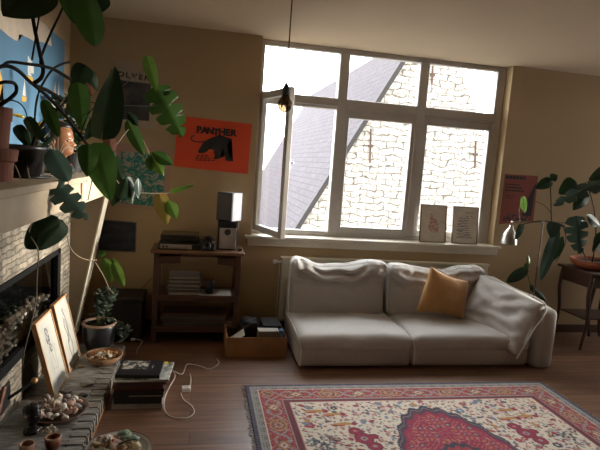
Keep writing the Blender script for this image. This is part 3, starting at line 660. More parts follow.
# ------------------------------------------------------------------ rug
RX0, RX1, RY1, RY0 = .385, 2.84, 3.60, .35
def build_rug():
    W, L = RX1-RX0, RY1-RY0; st = .0065
    nx, ny = int(W/st), int(L/st)
    xs = np.linspace(0, W, nx+1); vs = np.linspace(0, L, ny+1); X, V = np.meshgrid(xs, vs)
    rg = np.random.default_rng(3); col = np.zeros((ny+1, nx+1, 3))
    navy = (.05, .052, .085); greyb = (.34, .34, .32); red = (.40, .035, .05); plum = (.16, .035, .055); cream = (.74, .65, .52); ochre = (.52, .27, .09); pink = (.55, .25, .22); dark = (.08, .04, .06); blue = (.16, .22, .34); teal = (.13, .19, .20); crim = (.34, .03, .075)
    def put(m, c, a=1.0): col[m] = col[m]*(1-a) + np.array(c)*a
    dx = np.minimum(X, W-X); dy = np.minimum(V, L-V); d = np.minimum(dx, dy); al = np.where(dx < dy, V, X)
    put(d >= 0, navy)
    put(d > .032, greyb); put((d > .04) & (d < .08) & (np.sin(al*260)*np.sin(d*300) > .25), dark); put((d > .079) & (d < .085), cream)
    put((d > .085) & (d < .245), red)
    c = d - .165; per = .235
    # vine band in grey blue winding between rosettes
    vine = np.abs(c - .045*np.sin(al/per*2*PI)) < .013
    put((d > .09) & (d < .24) & vine, greyb); vine2 = np.abs(c + .045*np.sin(al/per*2*PI)) < .009; put((d > .09) & (d < .24) & vine2, greyb)
    a0 = (al/per) % 1 - .5; aa = a0*per
    for rr, cc in ((.066, red), (.058, ochre), (.043, dark), (.034, pink), (.020, ochre), (.010, navy)):
        k = np.floor(al/per) % 2; put(((aa/1.25)**2 + c**2 < rr**2) & (d > .09) & (d < .24) & (k == 0), cc)
    for rr, cc in ((.050, navy), (.042, ochre), (.026, cream), (.012, crim)):
        k = np.floor(al/per) % 2; put((np.abs(aa/1.3)+np.abs(c) < rr) & (d > .09) & (d < .24) & (k == 1), cc)
    dots = (np.sin(al*150)*np.sin(c*190) > .72) & (d > .09) & (d < .24); put(dots, crim, .7)
    put((d > .240) & (d < .247), greyb); put((d > .247) & (d < .288), plum); put((d > .262) & (d < .266), (.3, .12, .1)); put((d > .285) & (d < .29), pink)
    fld = d > .29; put(fld, cream)
    # small scattered motifs
    cols = [crim, plum, navy, blue, crim, red, pink, teal, dark]
    def stamp(cx, cy, rx, ry, cc, ang=0, a=1.0):
        i0, i1 = max(0, int((cx-.2)/st)), min(nx+1, int((cx+.2)/st)); j0, j1 = max(0, int((cy-.2)/st)), min(ny+1, int((cy+.2)/st))
        if i1 <= i0 or j1 <= j0: return
        xx = X[j0:j1, i0:i1]-cx; yy = V[j0:j1, i0:i1]-cy; u = xx*math.cos(ang)+yy*math.sin(ang); w = -xx*math.sin(ang)+yy*math.cos(ang)
        m = ((u/rx)**2 + (w/ry)**2 < 1) & fld[j0:j1, i0:i1]; s = col[j0:j1, i0:i1]; s[m] = s[m]*(1-a)+np.array(cc)*a
    def area(n, r0, r1, lst, el=1.6, a=.9):
        for _ in range(n):
            s = rg.uniform(r0, r1); stamp(rg.uniform(.3, W-.3), rg.uniform(.3, L-.3), s*rg.uniform(1, el), s, lst[rg.integers(len(lst))], rg.uniform(0, PI), a)
    area(7500, .004, .009, cols, 1.8)
    area(420, .010, .020, [ochre, pink, blue, navy, crim, red, teal], 1.8)
    for cx, cy in ((.56, .47), (.60, .60), (.45, .42), (1.85, .46), (1.95, .56), (1.80, .58)):
        for sgn in (1,):
            for yy in (cy, L-cy): stamp(cx, yy, .085, .017, ochre, rg.uniform(-.1, .1)); stamp(cx+.06, yy, .02, .02, crim); stamp(cx-.05, yy+.02, .05, .006, red)
    def flower(cx, cy, s, c1, c2):
        for k in range(6):
            stamp(cx+s*.9*math.cos(k*PI/3), cy+s*.9*math.sin(k*PI/3), s*.55, s*.55, c1)
        stamp(cx, cy, s*.5, s*.5, c2)
    for _ in range(70): flower(rg.uniform(.33, W-.33), rg.uniform(.33, L-.33), rg.uniform(.012, .024), [navy, blue, crim, red][rg.integers(4)], [cream, ochre, pink][rg.integers(3)])
    for cx in (.41, W-.41):
        for cy in (.82, L-.82, 1.25, L-1.25):
            for _ in range(60):
                stamp(cx+rg.normal(0, .05), cy+rg.normal(0, .05), .012, .007, [teal, navy, dark, greyb][rg.integers(4)], rg.uniform(0, PI))
    for cx in (.67, W-.67):
        for cy in (.78, L-.78):
            for (ox, oy, s) in ((0, 0, .062), (-.03, -.09, .045), (.04, .09, .05), (.07, -.02, .03)):
                stamp(cx+ox, cy+oy, s, s*1.05, plum)
            for (ox, oy, s) in ((0, 0, .052), (-.03, -.09, .036), (.04, .09, .04), (.07, -.02, .022)):
                stamp(cx+ox, cy+oy, s, s*1.05, crim)
            stamp(cx, cy, .022, .022, greyb); stamp(cx, cy, .012, .012, crim); stamp(cx-.03, cy-.09, .012, .012, pink); stamp(cx+.04, cy+.09, .014, .014, greyb)
    # medallion
    mx_, my_ = X-W/2, V-L/2; th = np.arctan2(my_/1.15, mx_*2.1); rho = np.sqrt((mx_/.46)**2 + (my_/1.235)**2)
    rr = rho*(1+.016*np.cos(th*30))
    put(rr < 1.0, navy); put(rr < .975, greyb, .5); put(rr < .965, (.10, .05, .09)); put(rr < .93, crim)
    sw = np.sin(X*46+2.2*np.sin(V*21))*np.sin(V*40+2.2*np.sin(X*23)); put((rr < .90) & (np.abs(sw) < .10), pink, .8)
    put((rr < .90) & (sw > .72), navy, .85); put((rr < .90) & (sw < -.78), ochre, .6); put((rr < .90) & (sw > .88), greyb)
    put((rr < .62) & (rr > .585), navy); put(rr < .585, (.42, .05, .075)); put((rr < .57) & (np.abs(sw) < .08), pink, .7); put((rr < .57) & (sw > .7), ochre, .8); put((rr < .57) & (sw < -.75), navy, .8)
    # fine motifs crowding the border bands
    bd = (d > .09) & (d < .24)
    for fx, fy, lo, cc in ((310, 270, .62, dark), (220, 250, .86, cream), (260, 330, .66, ochre), (190, 210, .74, blue)):
        put(bd & (np.sin(al*fx+3*np.sin(c*40))*np.sin(c*fy+2*np.sin(al*31)) > lo), cc, .75)
    put((d < .03) & (np.sin(al*300) > .3), (.16, .15, .2), .6)
    # worn weave
    nz = rg.normal(1, .10, col.shape[:2])[..., None]; blur = col
    col = col*nz; col = col*.86 + .14*np.array((.32, .27, .23)); col = np.clip(col, 0, 1)
    z = .010 + .0015*np.sin(X*3.1)*np.sin(V*2.3)
    co = np.stack([X+RX0, RY1-V, z], -1).reshape(-1, 3)
    idx = np.arange((nx+1)*(ny+1)).reshape(ny+1, nx+1)
    f = np.stack([idx[:-1, :-1], idx[1:, :-1], idx[1:, 1:], idx[:-1, 1:]], -1).reshape(-1, 4)
    # edge skirt
    ring = np.concatenate([idx[0, :], idx[1:, -1], idx[-1, -2::-1], idx[-2:0:-1, 0]]); base = len(co)
    low = co[ring].copy(); low[:, 2] = .0005; co = np.concatenate([co, low]); n = len(ring)
    sk = np.stack([ring, np.roll(ring, -1), base+np.roll(np.arange(n), -1), base+np.arange(n)], -1); f = np.concatenate([f, sk])
    ctr = np.array([(RX0+RX1)/2, (RY0+RY1)/2, 0]); co = co-ctr
    me = bpy.data.meshes.new('pile'); me.vertices.add(len(co)); me.vertices.foreach_set('co', co.ravel()); me.loops.add(len(f)*4); me.loops.foreach_set('vertex_index', f.ravel().astype(np.int32))
    me.polygons.add(len(f)); me.polygons.foreach_set('loop_start', np.arange(len(f))*4); me.polygons.foreach_set('loop_total', np.full(len(f), 4)); me.update(calc_edges=True)
    at_ = me.color_attributes.new('dye', 'FLOAT_COLOR', 'POINT')
    cc = np.ones((len(co), 4)); cc[:base, :3] = col.reshape(-1, 3); cc[base:, :3] = .1; at_.data.foreach_set('color', cc.ravel())
    me.materials.append(attr_mat('dyed_wool'))
    t = thing('persian_rug', 'worn Persian rug with red medallion on cream field before the sofa', 'rug', ctr)
    o = bpy.data.objects.new('pile', me); C.objects.link(o); o.parent = t
    rr_ = random.Random(9); bm = bm_new()
    for sx in (-1, 1):
        y = RY0
        while y < RY1:
            x0 = RX0 if sx < 0 else RX1; ln = rr_.uniform(.015, .035)
            tube(bm, [(x0, y, .006), (x0+sx*ln*.6, y+rr_.uniform(-.008, .008), .005), (x0+sx*ln, y+rr_.uniform(-.015, .015), .003)], .0022, 4, False); y += .019
    o = obj('fringe', bm, mat('wool_fringe', (.42, .38, .33), .95), t); o['kind'] = 'stuff'
build_rug()

# ------------------------------------------------------------------ side table with shelves, left of the window
tb = thing('shelf_table', 'brown wooden shelf table with stereo on top left of the window', 'table', (0, 4.66, 0))
TZ = .84
bm = bm_new(); b3(bm, -.405, .405, 4.46, 4.86, TZ-.03, TZ, .008); obj('table_top', bm, mat('table_top_wood', (.20, .10, .05), .4, nscale=8, namt=.2), tb)
for sx in (-.375, .335):
    for sy in (4.49, 4.80):
        bm = bm_new(); b3(bm, sx, sx+.045, sy, sy+.045, 0, TZ-.03, .004); obj('leg', bm, M_wood, tb)
for z, nm in ((.44, 'shelf'), (.16, 'shelf')):
    bm = bm_new(); b3(bm, -.37, .375, 4.48, 4.84, z-.02, z, .004); b3(bm, -.33, .34, 4.485, 4.505, z-.055, z-.018, .003); obj(nm, bm, M_wood, tb)
bm = bm_new()
prism(bm, [(-.33, 4.50, TZ-.03), (-.15, 4.50, TZ-.03), (-.15, 4.50, TZ-.115), (-.33, 4.50, TZ-.13)], (0, .018, 0)); prism(bm, [(.34, 4.50, TZ-.03), (.17, 4.50, TZ-.03), (.17, 4.50, TZ-.115), (.34, 4.50, TZ-.13)], (0, .018, 0))
b3(bm, -.33, .34, 4.50, 4.518, TZ-.055, TZ-.03)
obj('apron', bm, M_wood, tb)
# stereo units
am = thing('record_player', 'low black and silver record player on the shelf table', 'turntable', (-.2, 4.65, TZ))
bm = bm_new(); b3(bm, -.345, .01, 4.52, 4.80, TZ, TZ+.055, .005); obj('plinth', bm, M_black, am)
bm = bm_new(); b3(bm, -.33, -.06, 4.512, 4.521, TZ+.008, TZ+.046, .002); obj('silver_front', bm, M_silver, am)
bm = bm_new(); b3(bm, -.33, 0, 4.53, 4.79, TZ+.075, TZ+.13, .01); obj('dust_cover', bm, mat('smoked_lid', (.04, .035, .03), .15), am)
bm = bm_new(); lathe(bm, [(0, TZ+.055), (.12, TZ+.055), (.12, TZ+.074), (0, TZ+.074)], (-.17, 4.66, 0)); obj('platter', bm, M_black, am)
for k in range(2):
    bm = bm_new(); lathe(bm, [(0, 0), (.008, 0), (.008, .01), (0, .01)], (0, 0, 0), 12, Matrix.Rotation(PI/2, 3, 'X')); bmesh.ops.translate(bm, vec=(-.30+.03*k, 4.512, TZ+.028), verts=bm.verts); obj('knob', bm, M_black, am)
cm = thing('camera_bundle', 'black cameras with straps lying right of the record player', 'camera', (.07, 4.60, TZ))
bm = bm_new(); b3(bm, .02, .145, 4.50, 4.59, TZ, TZ+.10, .014); b3(bm, .05, .11, 4.51, 4.58, TZ+.095, TZ+.135, .012); obj('body', bm, M_black, cm)
bm = bm_new(); lathe(bm, [(0, 0), (.03, 0), (.032, .05), (.026, .055), (.02, .05), (0, .04)], (0, 0, 0), 20, Matrix.Rotation(PI/2, 3, 'X')); bmesh.ops.translate(bm, vec=(.075, 4.505, TZ+.05), verts=bm.verts); obj('lens', bm, M_black, cm)
bm = bm_new(); lathe(bm, [(0, 0), (.016, 0), (.016, .006), (0, .006)], (0, 0, 0), 16, Matrix.Rotation(PI/2, 3, 'X')); bmesh.ops.translate(bm, vec=(.125, 4.502, TZ+.08), verts=bm.verts); obj('dial', bm, M_silver, cm)
bm = bm_new(); tube(bm, [(.02, 4.55, TZ+.06), (-.02, 4.52, TZ+.10), (.0, 4.50, TZ+.13), (.05, 4.52, TZ+.12), (.1, 4.53, TZ+.1)], .005, 6); obj('strap', bm, M_black, cm)
cd = thing('speaker', 'lower speaker with silver front standing on the shelf table', 'speaker', (.25, 4.68, TZ))
bm = bm_new(); b3(bm, .165, .34, 4.60, 4.80, TZ, TZ+.262, .006); obj('cabinet', bm, M_black, cd)
bm = bm_new(); b3(bm, .178, .328, 4.592, 4.601, TZ+.012, TZ+.20, .003); obj('silver_panel', bm, M_silver, cd)
bm = bm_new(); b3(bm, .18, .326, 4.590, 4.601, TZ+.205, TZ+.25, .003); obj('display', bm, M_black, cd)
bm = bm_new(); lathe(bm, [(0, 0), (.026, 0), (.028, .012), (.018, .016), (0, .016)], (0, 0, 0), 24, Matrix.Rotation(PI/2, 3, 'X')); bmesh.ops.translate(bm, vec=(.25, 4.592, TZ+.165), verts=bm.verts); obj('dial', bm, M_black, cd)
up = thing('speaker', 'upper white sided speaker with black grille turned to the left', 'speaker', (.262, 4.69, TZ+.262), R(-36))
bm = bm_new(); b3(bm, -.08, .08, -.075, .08, 0, .255, .006); obj('cabinet', bm, mat('pale_blue_white_laminate', (.42, .44, .48), .5), up, world=False)
bm = bm_new(); b3(bm, -.081, .081, -.098, -.074, 0, .257, .012); obj('grille', bm, M_black, up, world=False)
bm = bm_new(); b3(bm, .345, .385, 4.56, 4.60, TZ, TZ+.022, .005); solo('adapter', bm, M_black, 'little black adapter at the right end of the shelf table', 'adapter')
# lower shelf contents
def slab_stack(x0, x1, y0, y1, z, n, mats, rseed, name, labels, cat, group, hmin=.012, hmax=.02, jit=.012):
    r_ = random.Random(rseed)
    for k in range(n):
        h = r_.uniform(hmin, hmax); dx, dy = r_.uniform(-jit, jit), r_.uniform(-jit, jit)
        bm = bm_new(); box(bm, ((x0+x1)/2+dx, (y0+y1)/2+dy, z+h/2), (x1-x0-r_.random()*.02, y1-y0-r_.random()*.02, h), rot=Matrix.Rotation(r_.uniform(-.06, .06), 3, 'Z'), bev=.002)
        solo(name, bm, mats[k % len(mats)], labels[k] if isinstance(labels, list) else labels, cat, group); z += h+.0006
    return z
M_env = mat('faded_magazine', (.30, .27, .24), .7); M_env2 = mat('dark_magazine', (.08, .07, .06), .7)
slab_stack(-.255, .03, 4.51, 4.78, .44, 9, [M_env, M_env2], 2, 'magazine', 'flat magazine in the pile on the upper shelf of the table', 'magazine', 'magazines piled on the table shelf', .013, .02)
bm = bm_new(); b3(bm, .02, .31, 4.50, 4.72, .4405, .443); solo('loose_sheet', bm, M_paper, 'white sheet of paper under the dark cup on the table shelf', 'paper')
cup = thing('tumbler', 'dark blue cup standing on the table shelf', 'cup', (.115, 4.58, .4435))
bm = bm_new(); lathe(bm, [(0, 0), (.036, 0), (.042, .12), (.038, .12), (.033, .008), (0, .008)], (.115, 4.58, .4435)); obj('cup_body', bm, mat('dark_blue_glaze', (.02, .03, .05), .3), cup, smooth=True)
bm = bm_new(); 
for k in range(3): tube(bm, [(.11, 4.58+.01*k, .46), (.10+.02*k, 4.58+.01*k, .60)], .004, 6, False)
obj('pencils', bm, M_wood2, cup)
slab_stack(-.30, .28, 4.52, 4.78, .16, 4, [M_env2, M_wdark], 5, 'album', 'large dark album lying on the lowest table shelf', 'album', 'albums on the lowest table shelf', .022, .03)

# ------------------------------------------------------------------ wooden drawer box with things in it
bx = thing('drawer_box', 'shallow wooden box on the floor left of the sofa', 'box', (.52, 4.38, 0))
x0, x1, y0, y1, h = .265, .785, 4.17, 4.62, .17
for nm, q in (('side', (x0, x1, y0, y0+.012, 0, h)), ('side', (x0, x0+.012, y0+.012, y1, 0, h)), ('side', (x1-.012, x1, y0+.012, y1, 0, h)), ('side', (x0+.012, x1-.012, y1-.012, y1, 0, h)), ('bottom', (x0+.012, x1-.012, y0+.012, y1-.012, 0, .01))):
    bm = bm_new(); b3(bm, *q, .002); obj(nm, bm, M_wood2, bx)
bm = bm_new(); soft(bm, (.48, 4.46, .13), (.17, .2, .235), .06, (12, 12, 12), lambda u, p: p*(1+.12*noise.noise(u*2))); solo('black_bag', bm, mat('black_nylon', (.014, .014, .016), .7), 'soft black bag stuffed in the wooden box', 'bag', smooth=True)
bm = bm_new(); b3(bm, .585, .75, 4.30, 4.55, .012, .235, .006); o = solo('black_case', bm, mat('black_case_board', (.014, .014, .015), .7), 'tall black case at the back of the wooden box', 'case')
bm = bm_new(); b3(bm, .535, .715, 4.19, 4.285, .012, .215, .002); cb = solo('carton', bm, mat('brown_cardboard', (.20, .16, .12), .8), 'small brown cardboard carton with white top in the wooden box', 'box')
bm = bm_new(); b3(bm, .537, .713, 4.192, 4.283, .215, .221); o = obj('top_sheet', bm, M_paper, cb, world=False); o.location = -cb.location
bm = bm_new(); b3(bm, .722, .752, 4.20, 4.26, .012, .225, .004); solo('blue_packet', bm, mat('light_blue_pack', (.10, .22, .40), .5), 'small blue packet in the box corner next to the sofa', 'packet')
bm = bm_new(); prism(bm, [(.30, 4.20, .10), (.42, 4.20, .185), (.42, 4.36, .185), (.30, 4.36, .10)], (0.002, 0, -.004)); solo('white_leaflet', bm, M_paper, 'white leaflet leaning in the left of the wooden box', 'leaflet')

# ------------------------------------------------------------------ dark chest in the corner behind the potted plant
ch = thing('black_chest', 'black chest in the corner left of the shelf table', 'chest', (-.62, 4.66, 0))
bm = bm_new(); b3(bm, -.79, -.46, 4.52, 4.84, 0, .36, .008); obj('chest_body', bm, mat('black_leathercloth', (.02, .017, .015), .6), ch)
bm = bm_new(); b3(bm, -.80, -.45, 4.51, 4.85, .36, .40, .01); obj('chest_lid', bm, mat('black_lid', (.022, .018, .016), .6), ch)
bm = bm_new(); b3(bm, -.64, -.61, 4.50, 4.512, .33, .38, .003); obj('latch', bm, M_iron, ch)

# ------------------------------------------------------------------ books stacked on the floor
specs = [  # height, colour, x0,x1,y0,y1, label
    (.030, (.42, .40, .36), -.50, -.185, 3.31, 3.60, 'grey white thick book at the bottom of the floor stack'),
    (.034, (.02, .02, .022), -.49, -.19, 3.31, 3.59, 'black thick book second from the bottom of the floor stack'),
    (.030, (.02, .02, .02), -.495, -.18, 3.305, 3.60, 'black book in the middle of the floor stack'),
    (.018, (.05, .018, .014), -.49, -.175, 3.31, 3.60, 'dark book with pink page edges in the floor stack'),
    (.022, (.11, .045, .03), -.50, -.185, 3.305, 3.59, 'dark brown book high in the floor stack'),
    (.012, (.10, .05, .05), -.47, -.165, 3.31, 3.62, 'thin dark book with pink page edges, below the magazines of the floor stack'),
]
z = 0
for i, (h, c, a, b, y0, y1, lb) in enumerate(specs):
    h *= 1.22; y0 -= .03; y1 -= .03
    bk_ = thing('stacked_book', lb, 'book', ((a+b)/2, (y0+y1)/2, z))
    cm_ = mat('book_cloth_%s' % 'abcdefgh'[i], c, .6)
    bm = bm_new(); b3(bm, a, b, y0, y1, z, z+.003, .001); b3(bm, a, b, y0, y1, z+h-.003, z+h, .001); b3(bm, a, b, y0, y0+.004, z, z+h, .001); obj('cover', bm, cm_, bk_)
    bm = bm_new(); b3(bm, a+.004, b-.003, y0+.005, y1-.004, z+.003, z+h-.003); obj('pages', bm, mat('pink_page_edge', (.62, .18, .32), .7) if i in (3, 5) else M_pap2, bk_)
    if i == 2:
        bm = bm_new(); b3(bm, a+.10, b-.01, y0-.001, y0+.001, z+.009, z+.017); obj('spine_title', bm, M_env, bk_)
    z += h+.0006
for k, (dx, dy, rz, m_, lb) in enumerate(((0, 0, .03, M_paper, 'white magazine with bent corner under the black photo book'), (.012, .01, -.07, noise_mat('printed_cover', [(.4, (.12, .14, .12)), (.6, (.5, .5, .46))], 18), 'grey printed magazine under the black photo book'))):
    bm = bm_new(); box(bm, (-.325+dx, 3.43+dy, z+.004), (.345, .29, .008), rot=Matrix.Rotation(rz, 3, 'Z'), bev=.001); solo('floor_magazine', bm, m_, lb, 'magazine'); z += .0086
bm = bm_new(); prism(bm, [(-.22, 3.57, z), (-.165, 3.53, z), (-.175, 3.585, z)], (0, 0, .002)); solo('yellow_note', bm, mat('yellow_paper', (.8, .55, .03), .7), 'yellow paper corner sticking out beside the black photo book', 'paper')
pb = thing('photo_book', 'black photo book with a pale picture, topmost on the floor stack', 'book', (-.33, 3.42, z), R(-3))
bm = bm_new(); b3(bm, -.155, .125, -.115, .135, 0, .022, .002); obj('cover', bm, mat('navy_black_cover', (.012, .013, .018), .35), pb, world=False)
bm = bm_new(); b3(bm, -.14, .03, -.02, .125, .022, .0228); obj('cover_picture', bm, noise_mat('bw_figures', [(.42, (.015, .015, .014)), (.52, (.09, .085, .07)), (.6, (.45, .42, .34))], 24, 4, distortion=1.0), pb, world=False)
bm = text_bm('', .01)
bm.free()
bm = bm_new(); b3(bm, .06, .064, .0, .05, .022, .0226); obj('cover_title', bm, M_paper, pb, world=False)

# ------------------------------------------------------------------ cables on the floor
def fl(px, py, z=.006): return at(px, py, z=z)
ec = thing('extension_cord', 'white cable looping over the floorboards beside the book stack', 'cable', fl(186, 391, 0))
bm = bm_new(); tube(bm, [fl(*p) for p in ((168, 369), (173, 371), (175, 377), (170, 386), (165, 397), (164, 406), (167, 414), (175, 418), (187, 418), (194, 413), (192, 406), (184, 400), (181, 393))], .0036, 6); obj('cable', bm, M_cable, ec)
bm = bm_new(); tube(bm, [fl(*p) for p in ((190, 388), (191, 379), (190, 374))], .0035, 6); tube(bm, [fl(*p) for p in ((172, 370), (182, 374), (186, 366), (189, 364), (200, 366), (208, 369), (215, 367), (219, 363), (217, 359))], .004, 6); obj('cable', bm, M_cable, ec)
pp = fl(186, 391, 0); bm = bm_new(); box(bm, (pp.x, pp.y, .016), (.058, .05, .032), rot=Matrix.Rotation(.1, 3, 'Z'), bev=.005); obj('power_block', bm, M_white, ec)
bm = bm_new(); box(bm, (pp.x, pp.y, .0335), (.03, .012, .003), rot=Matrix.Rotation(.1, 3, 'Z'), bev=.001); obj('socket', bm, M_cable, ec)
pc2 = thing('plug_lead', 'white plug and lead rising behind the book stack', 'cable', fl(136, 352, 0))
bm = bm_new(); tube(bm, [fl(136, 354), fl(138, 348), fl(142, 342, .03), fl(140, 340, .04), fl(134, 339, .05)], .0035, 6); obj('cable', bm, M_cable, pc2)
a_ = fl(133, 339.5, .05); bm = bm_new(); box(bm, a_, (.035, .025, .02), bev=.006); obj('plug', bm, M_white, pc2)

# ------------------------------------------------------------------ framed pictures
def framed(name, label, w, h, t, fm, pic, loc, rz, lean, fw=.014, drawing=None, mount=None):
    """built upright in local x,z facing -y, then leaned back about its foot"""
    o = thing(name, label, 'picture', loc, rz)
    L = Matrix.Rotation(lean, 3, 'X')
    def fin(nm, bm, m, par=None):
        bmesh.ops.rotate(bm, cent=(0, 0, 0), matrix=L, verts=bm.verts); return obj(nm, bm, m, par or o, world=False)
    bm = bm_new(); b3(bm, -w/2, w/2, 0, t, 0, fw, .001); b3(bm, -w/2, w/2, 0, t, h-fw, h, .001); b3(bm, -w/2, -w/2+fw, 0, t, fw, h-fw, .001); b3(bm, w/2-fw, w/2, 0, t, fw, h-fw, .001); fin('frame', bm, fm)
    bm = bm_new(); b3(bm, -w/2+fw*.8, w/2-fw*.8, .006, t-.003, fw*.8, h-fw*.8); fin('mount', bm, mount or mat('ivory_drawing_paper', (.42, .41, .36), .8))
    if drawing:
        for nm, bmd, m in drawing(w, h): fin(nm, bmd, m)
    return o
M_pen = mat('graphite', (.10, .10, .10), .8); M_pen2 = mat('soft_graphite', (.32, .32, .31), .8)
def strokes(pts_list, r): 
    bm = bm_new()
    for pts in pts_list: tube(bm, [Vector((x, .0052, z)) for x, z in pts], r, 4)
    for v in bm.verts: v.co.y = .0052 + (v.co.y-.0052)*.15
    return bm
def blob(cx, cz, rx, rz_, m, nm, y=.0052):
    bm = bm_new(); vs = ball(bm, (0, 0, 0), (rx, .0006, rz_), 2, .35, 3); bmesh.ops.translate(bm, vec=(cx, y, cz), verts=bm.verts); return (nm, bm, m)
M_hair = noise_mat('pencil_hatching', [(.4, (.05, .05, .05)), (.6, (.35, .34, .32))], 60, 3)
def draw_girl(w, h):
    out = [blob(-.015, h*.72, .034, .065, M_hair, 'drawn_hair'), blob(0.0, h*.56, .022, .03, M_hair, 'drawn_hair', .0054)]
    out.append(('drawn_figure', strokes([[(-.03, h*.60), (-.05, h*.45), (-.045, h*.25), (-.04, h*.1)], [(.03, h*.62), (.05, h*.48), (.045, h*.3), (.05, h*.1)], [(-.0, h*.5), (.01, h*.3), (0, h*.12)], [(-.03, h*.3), (.03, h*.27)]], .0035), M_pen2)); return out
def draw_body(w, h):
    out = [blob(-.0, h*.80, .018, .03, M_hair, 'drawn_hair')]
    out.append(('drawn_figure', strokes([[(-.02, h*.74), (-.03, h*.6), (-.005, h*.45), (-.03, h*.28), (.0, h*.1)], [(.015, h*.76), (.035, h*.62), (.03, h*.45), (.055, h*.3), (.03, h*.1)], [(.0, h*.7), (.02, h*.5), (.0, h*.35)]], .0048), M_pen)); return out
# lean: top goes towards -x wall. Frame faces +x
def hearth_frame(label, yc, w, h, draw, xf=-.835, lean=R(14)):
    # local -y must face +x : rotate by +90 degrees
    return framed('framed_drawing', label, w, h, .03, M_oak, None, (xf, yc, .0855), R(90), -lean, .012, draw)
hearth_frame('oak framed pencil portrait leaning on the fireplace, nearer of the two', 3.43, .33, .50, draw_girl)
hearth_frame('oak framed ink drawing leaning on the fireplace, farther from the camera', 3.83, .33, .50, draw_body, -.845, R(13))
M_thin = mat('thin_brown_frame', (.16, .10, .06), .5)
def draw_red(w, h):
    return [('red_sketch', flat_poly([(-.03, h*.78), (.0, h*.66), (.03, h*.62), (.06, h*.50), (.04, h*.36), (.06, h*.28), (-.02, h*.25), (-.05, h*.4), (-.04, h*.6)], lambda u, v, d: (u, .0058-d, v)), noise_mat('red_wash', [(.4, (.50, .22, .18)), (.6, (.62, .55, .48))], 30, 4))]
def draw_blk(w, h):
    r_ = random.Random(2); L = []
    for k in range(11):
        z = h*(.22+.045*k); a = -.10+r_.random()*.03; L.append([(a+i*.028, z+r_.uniform(-.008, .008)) for i in range(6 if k < 6 else 5)])
    for k in range(7): L.append([(-.09+k*.027, h*.14), (-.082+k*.027, h*.19), (-.07+k*.027, h*.15)])
    L.append([(.0, h*.84), (.085, h*.83)]); L.append([(.01, h*.74), (.03, h*.72)]); L.append([(.06, h*.76), (.085, h*.7)])
    return [('ink_lines', strokes(L, .0028), M_pen)]
framed('framed_sketch', 'framed faint red sketch standing on the window sill', .295, .395, .018, M_thin, None, (2.40, 4.935, WZ0+.0005), 0, -R(6), .008, draw_red, mat('pale_mount', (.72, .66, .56), .8))
framed('framed_sketch', 'framed black ink sketch on the window sill, right one', .295, .395, .018, M_thin, None, (2.765, 4.935, WZ0+.0005), 0, -R(6), .008, draw_blk, mat('pale_mount', (.72, .66, .56), .8))

# ------------------------------------------------------------------ pendant bulb
bl = at(285, 105, y=2.4)
ct = at(291.5, 0, y=2.4)
pd = thing('pendant_bulb', 'bare globe bulb hanging on a cord before the window', 'lamp', (bl.x, bl.y, bl.z))
bm = bm_new(); tube(bm, [(bl.x, bl.y, bl.z+.09), (bl.x, bl.y, ZC-.03)], .003, 6, False); obj('cord', bm, M_black, pd)
bm = bm_new(); lathe(bm, [(0, .10), (.006, .098), (.016, .078), (.017, .04), (0, .04)], bl, 20); obj('lamp_holder', bm, mat('grey_bakelite', (.10, .11, .13), .4), pd, smooth=True)
bm = bm_new(); lathe(bm, [(0, -.036), (.014, -.033), (.027, -.023), (.034, -.008), (.036, .004), (.031, .02), (.020, .034), (.0165, .046)], bl, 28); obj('glass_globe', bm, glass_mat('amber_bulb_glass', (.40, .31, .22), .25), pd, smooth=True)
bm = bm_new(); tube(bm, [bl+Vector((-.012, 0, .03)), bl+Vector((-.016, 0, -.012)), bl+Vector((-.005, .008, .012)), bl+Vector((.006, -.006, -.012)), bl+Vector((.014, 0, .012)), bl+Vector((.010, 0, .035))], .0018, 5); lathe(bm, [(0, .045), (.006, .04), (.004, .01), (0, .008)], bl, 10); obj('filament', bm, mat('copper_filament', (.35, .20, .10), .5), pd)
bm = bm_new(); lathe(bm, [(0, ZC-.045), (.02, ZC-.04), (.045, ZC-.005), (.045, ZC), (0, ZC)], (bl.x, bl.y, 0), 20); obj('ceiling_rose', bm, M_white, pd)

# ------------------------------------------------------------------ reading lamp right of the window
lb0 = at(511, 243, y=4.45)
ld = thing('reading_lamp', 'chrome bell shaded reading lamp over the sofa arm', 'lamp', (at(543, 223, y=4.45).x, 4.45, 0))
J = at(543, 222, y=4.45); S = at(512, 222, y=4.45); sc_ = at(508.5, 244, y=4.45)
d_ = (S-sc_).normalized(); rotm = Vector((0, 0, 1)).rotation_difference(d_).to_matrix()
bm = bm_new(); lathe(bm, [(.075, 0), (.074, .03), (.068, .07), (.055, .11), (.036, .14), (.021, .157), (.018, .185), (0, .19)], sc_, 28, rotm); lathe(bm, [(.073, .002), (.072, .03), (.066, .068), (.053, .107), (.034, .135), (0, .15)], sc_, 28, rotm); obj('shade', bm, mat('satin_chrome', (.52, .50, .48), .28, metal=.9), ld, smooth=True)
bm = bm_new(); tube(bm, [S, J, at(575, 223, y=4.45)], .006, 8, False); obj('arm', bm, mat('dark_brass', (.25, .18, .12), .4, metal=.5), ld)
bm = bm_new(); tube(bm, [J+Vector((0, 0, .01)), Vector((J.x, J.y, .02))], .0075, 8, False); obj('pole', bm, mat('dull_bronze', (.13, .09, .06), .5, metal=.3), ld)
bm = bm_new(); ball(bm, J, .014, 2); ball(bm, S, .012, 2); obj('joint', bm, M_silver, ld, smooth=True)
bm = bm_new(); lathe(bm, [(0, 0), (.12, 0), (.12, .012), (.02, .03), (0, .03)], (J.x, J.y, 0), 28); obj('base', bm, M_iron, ld)

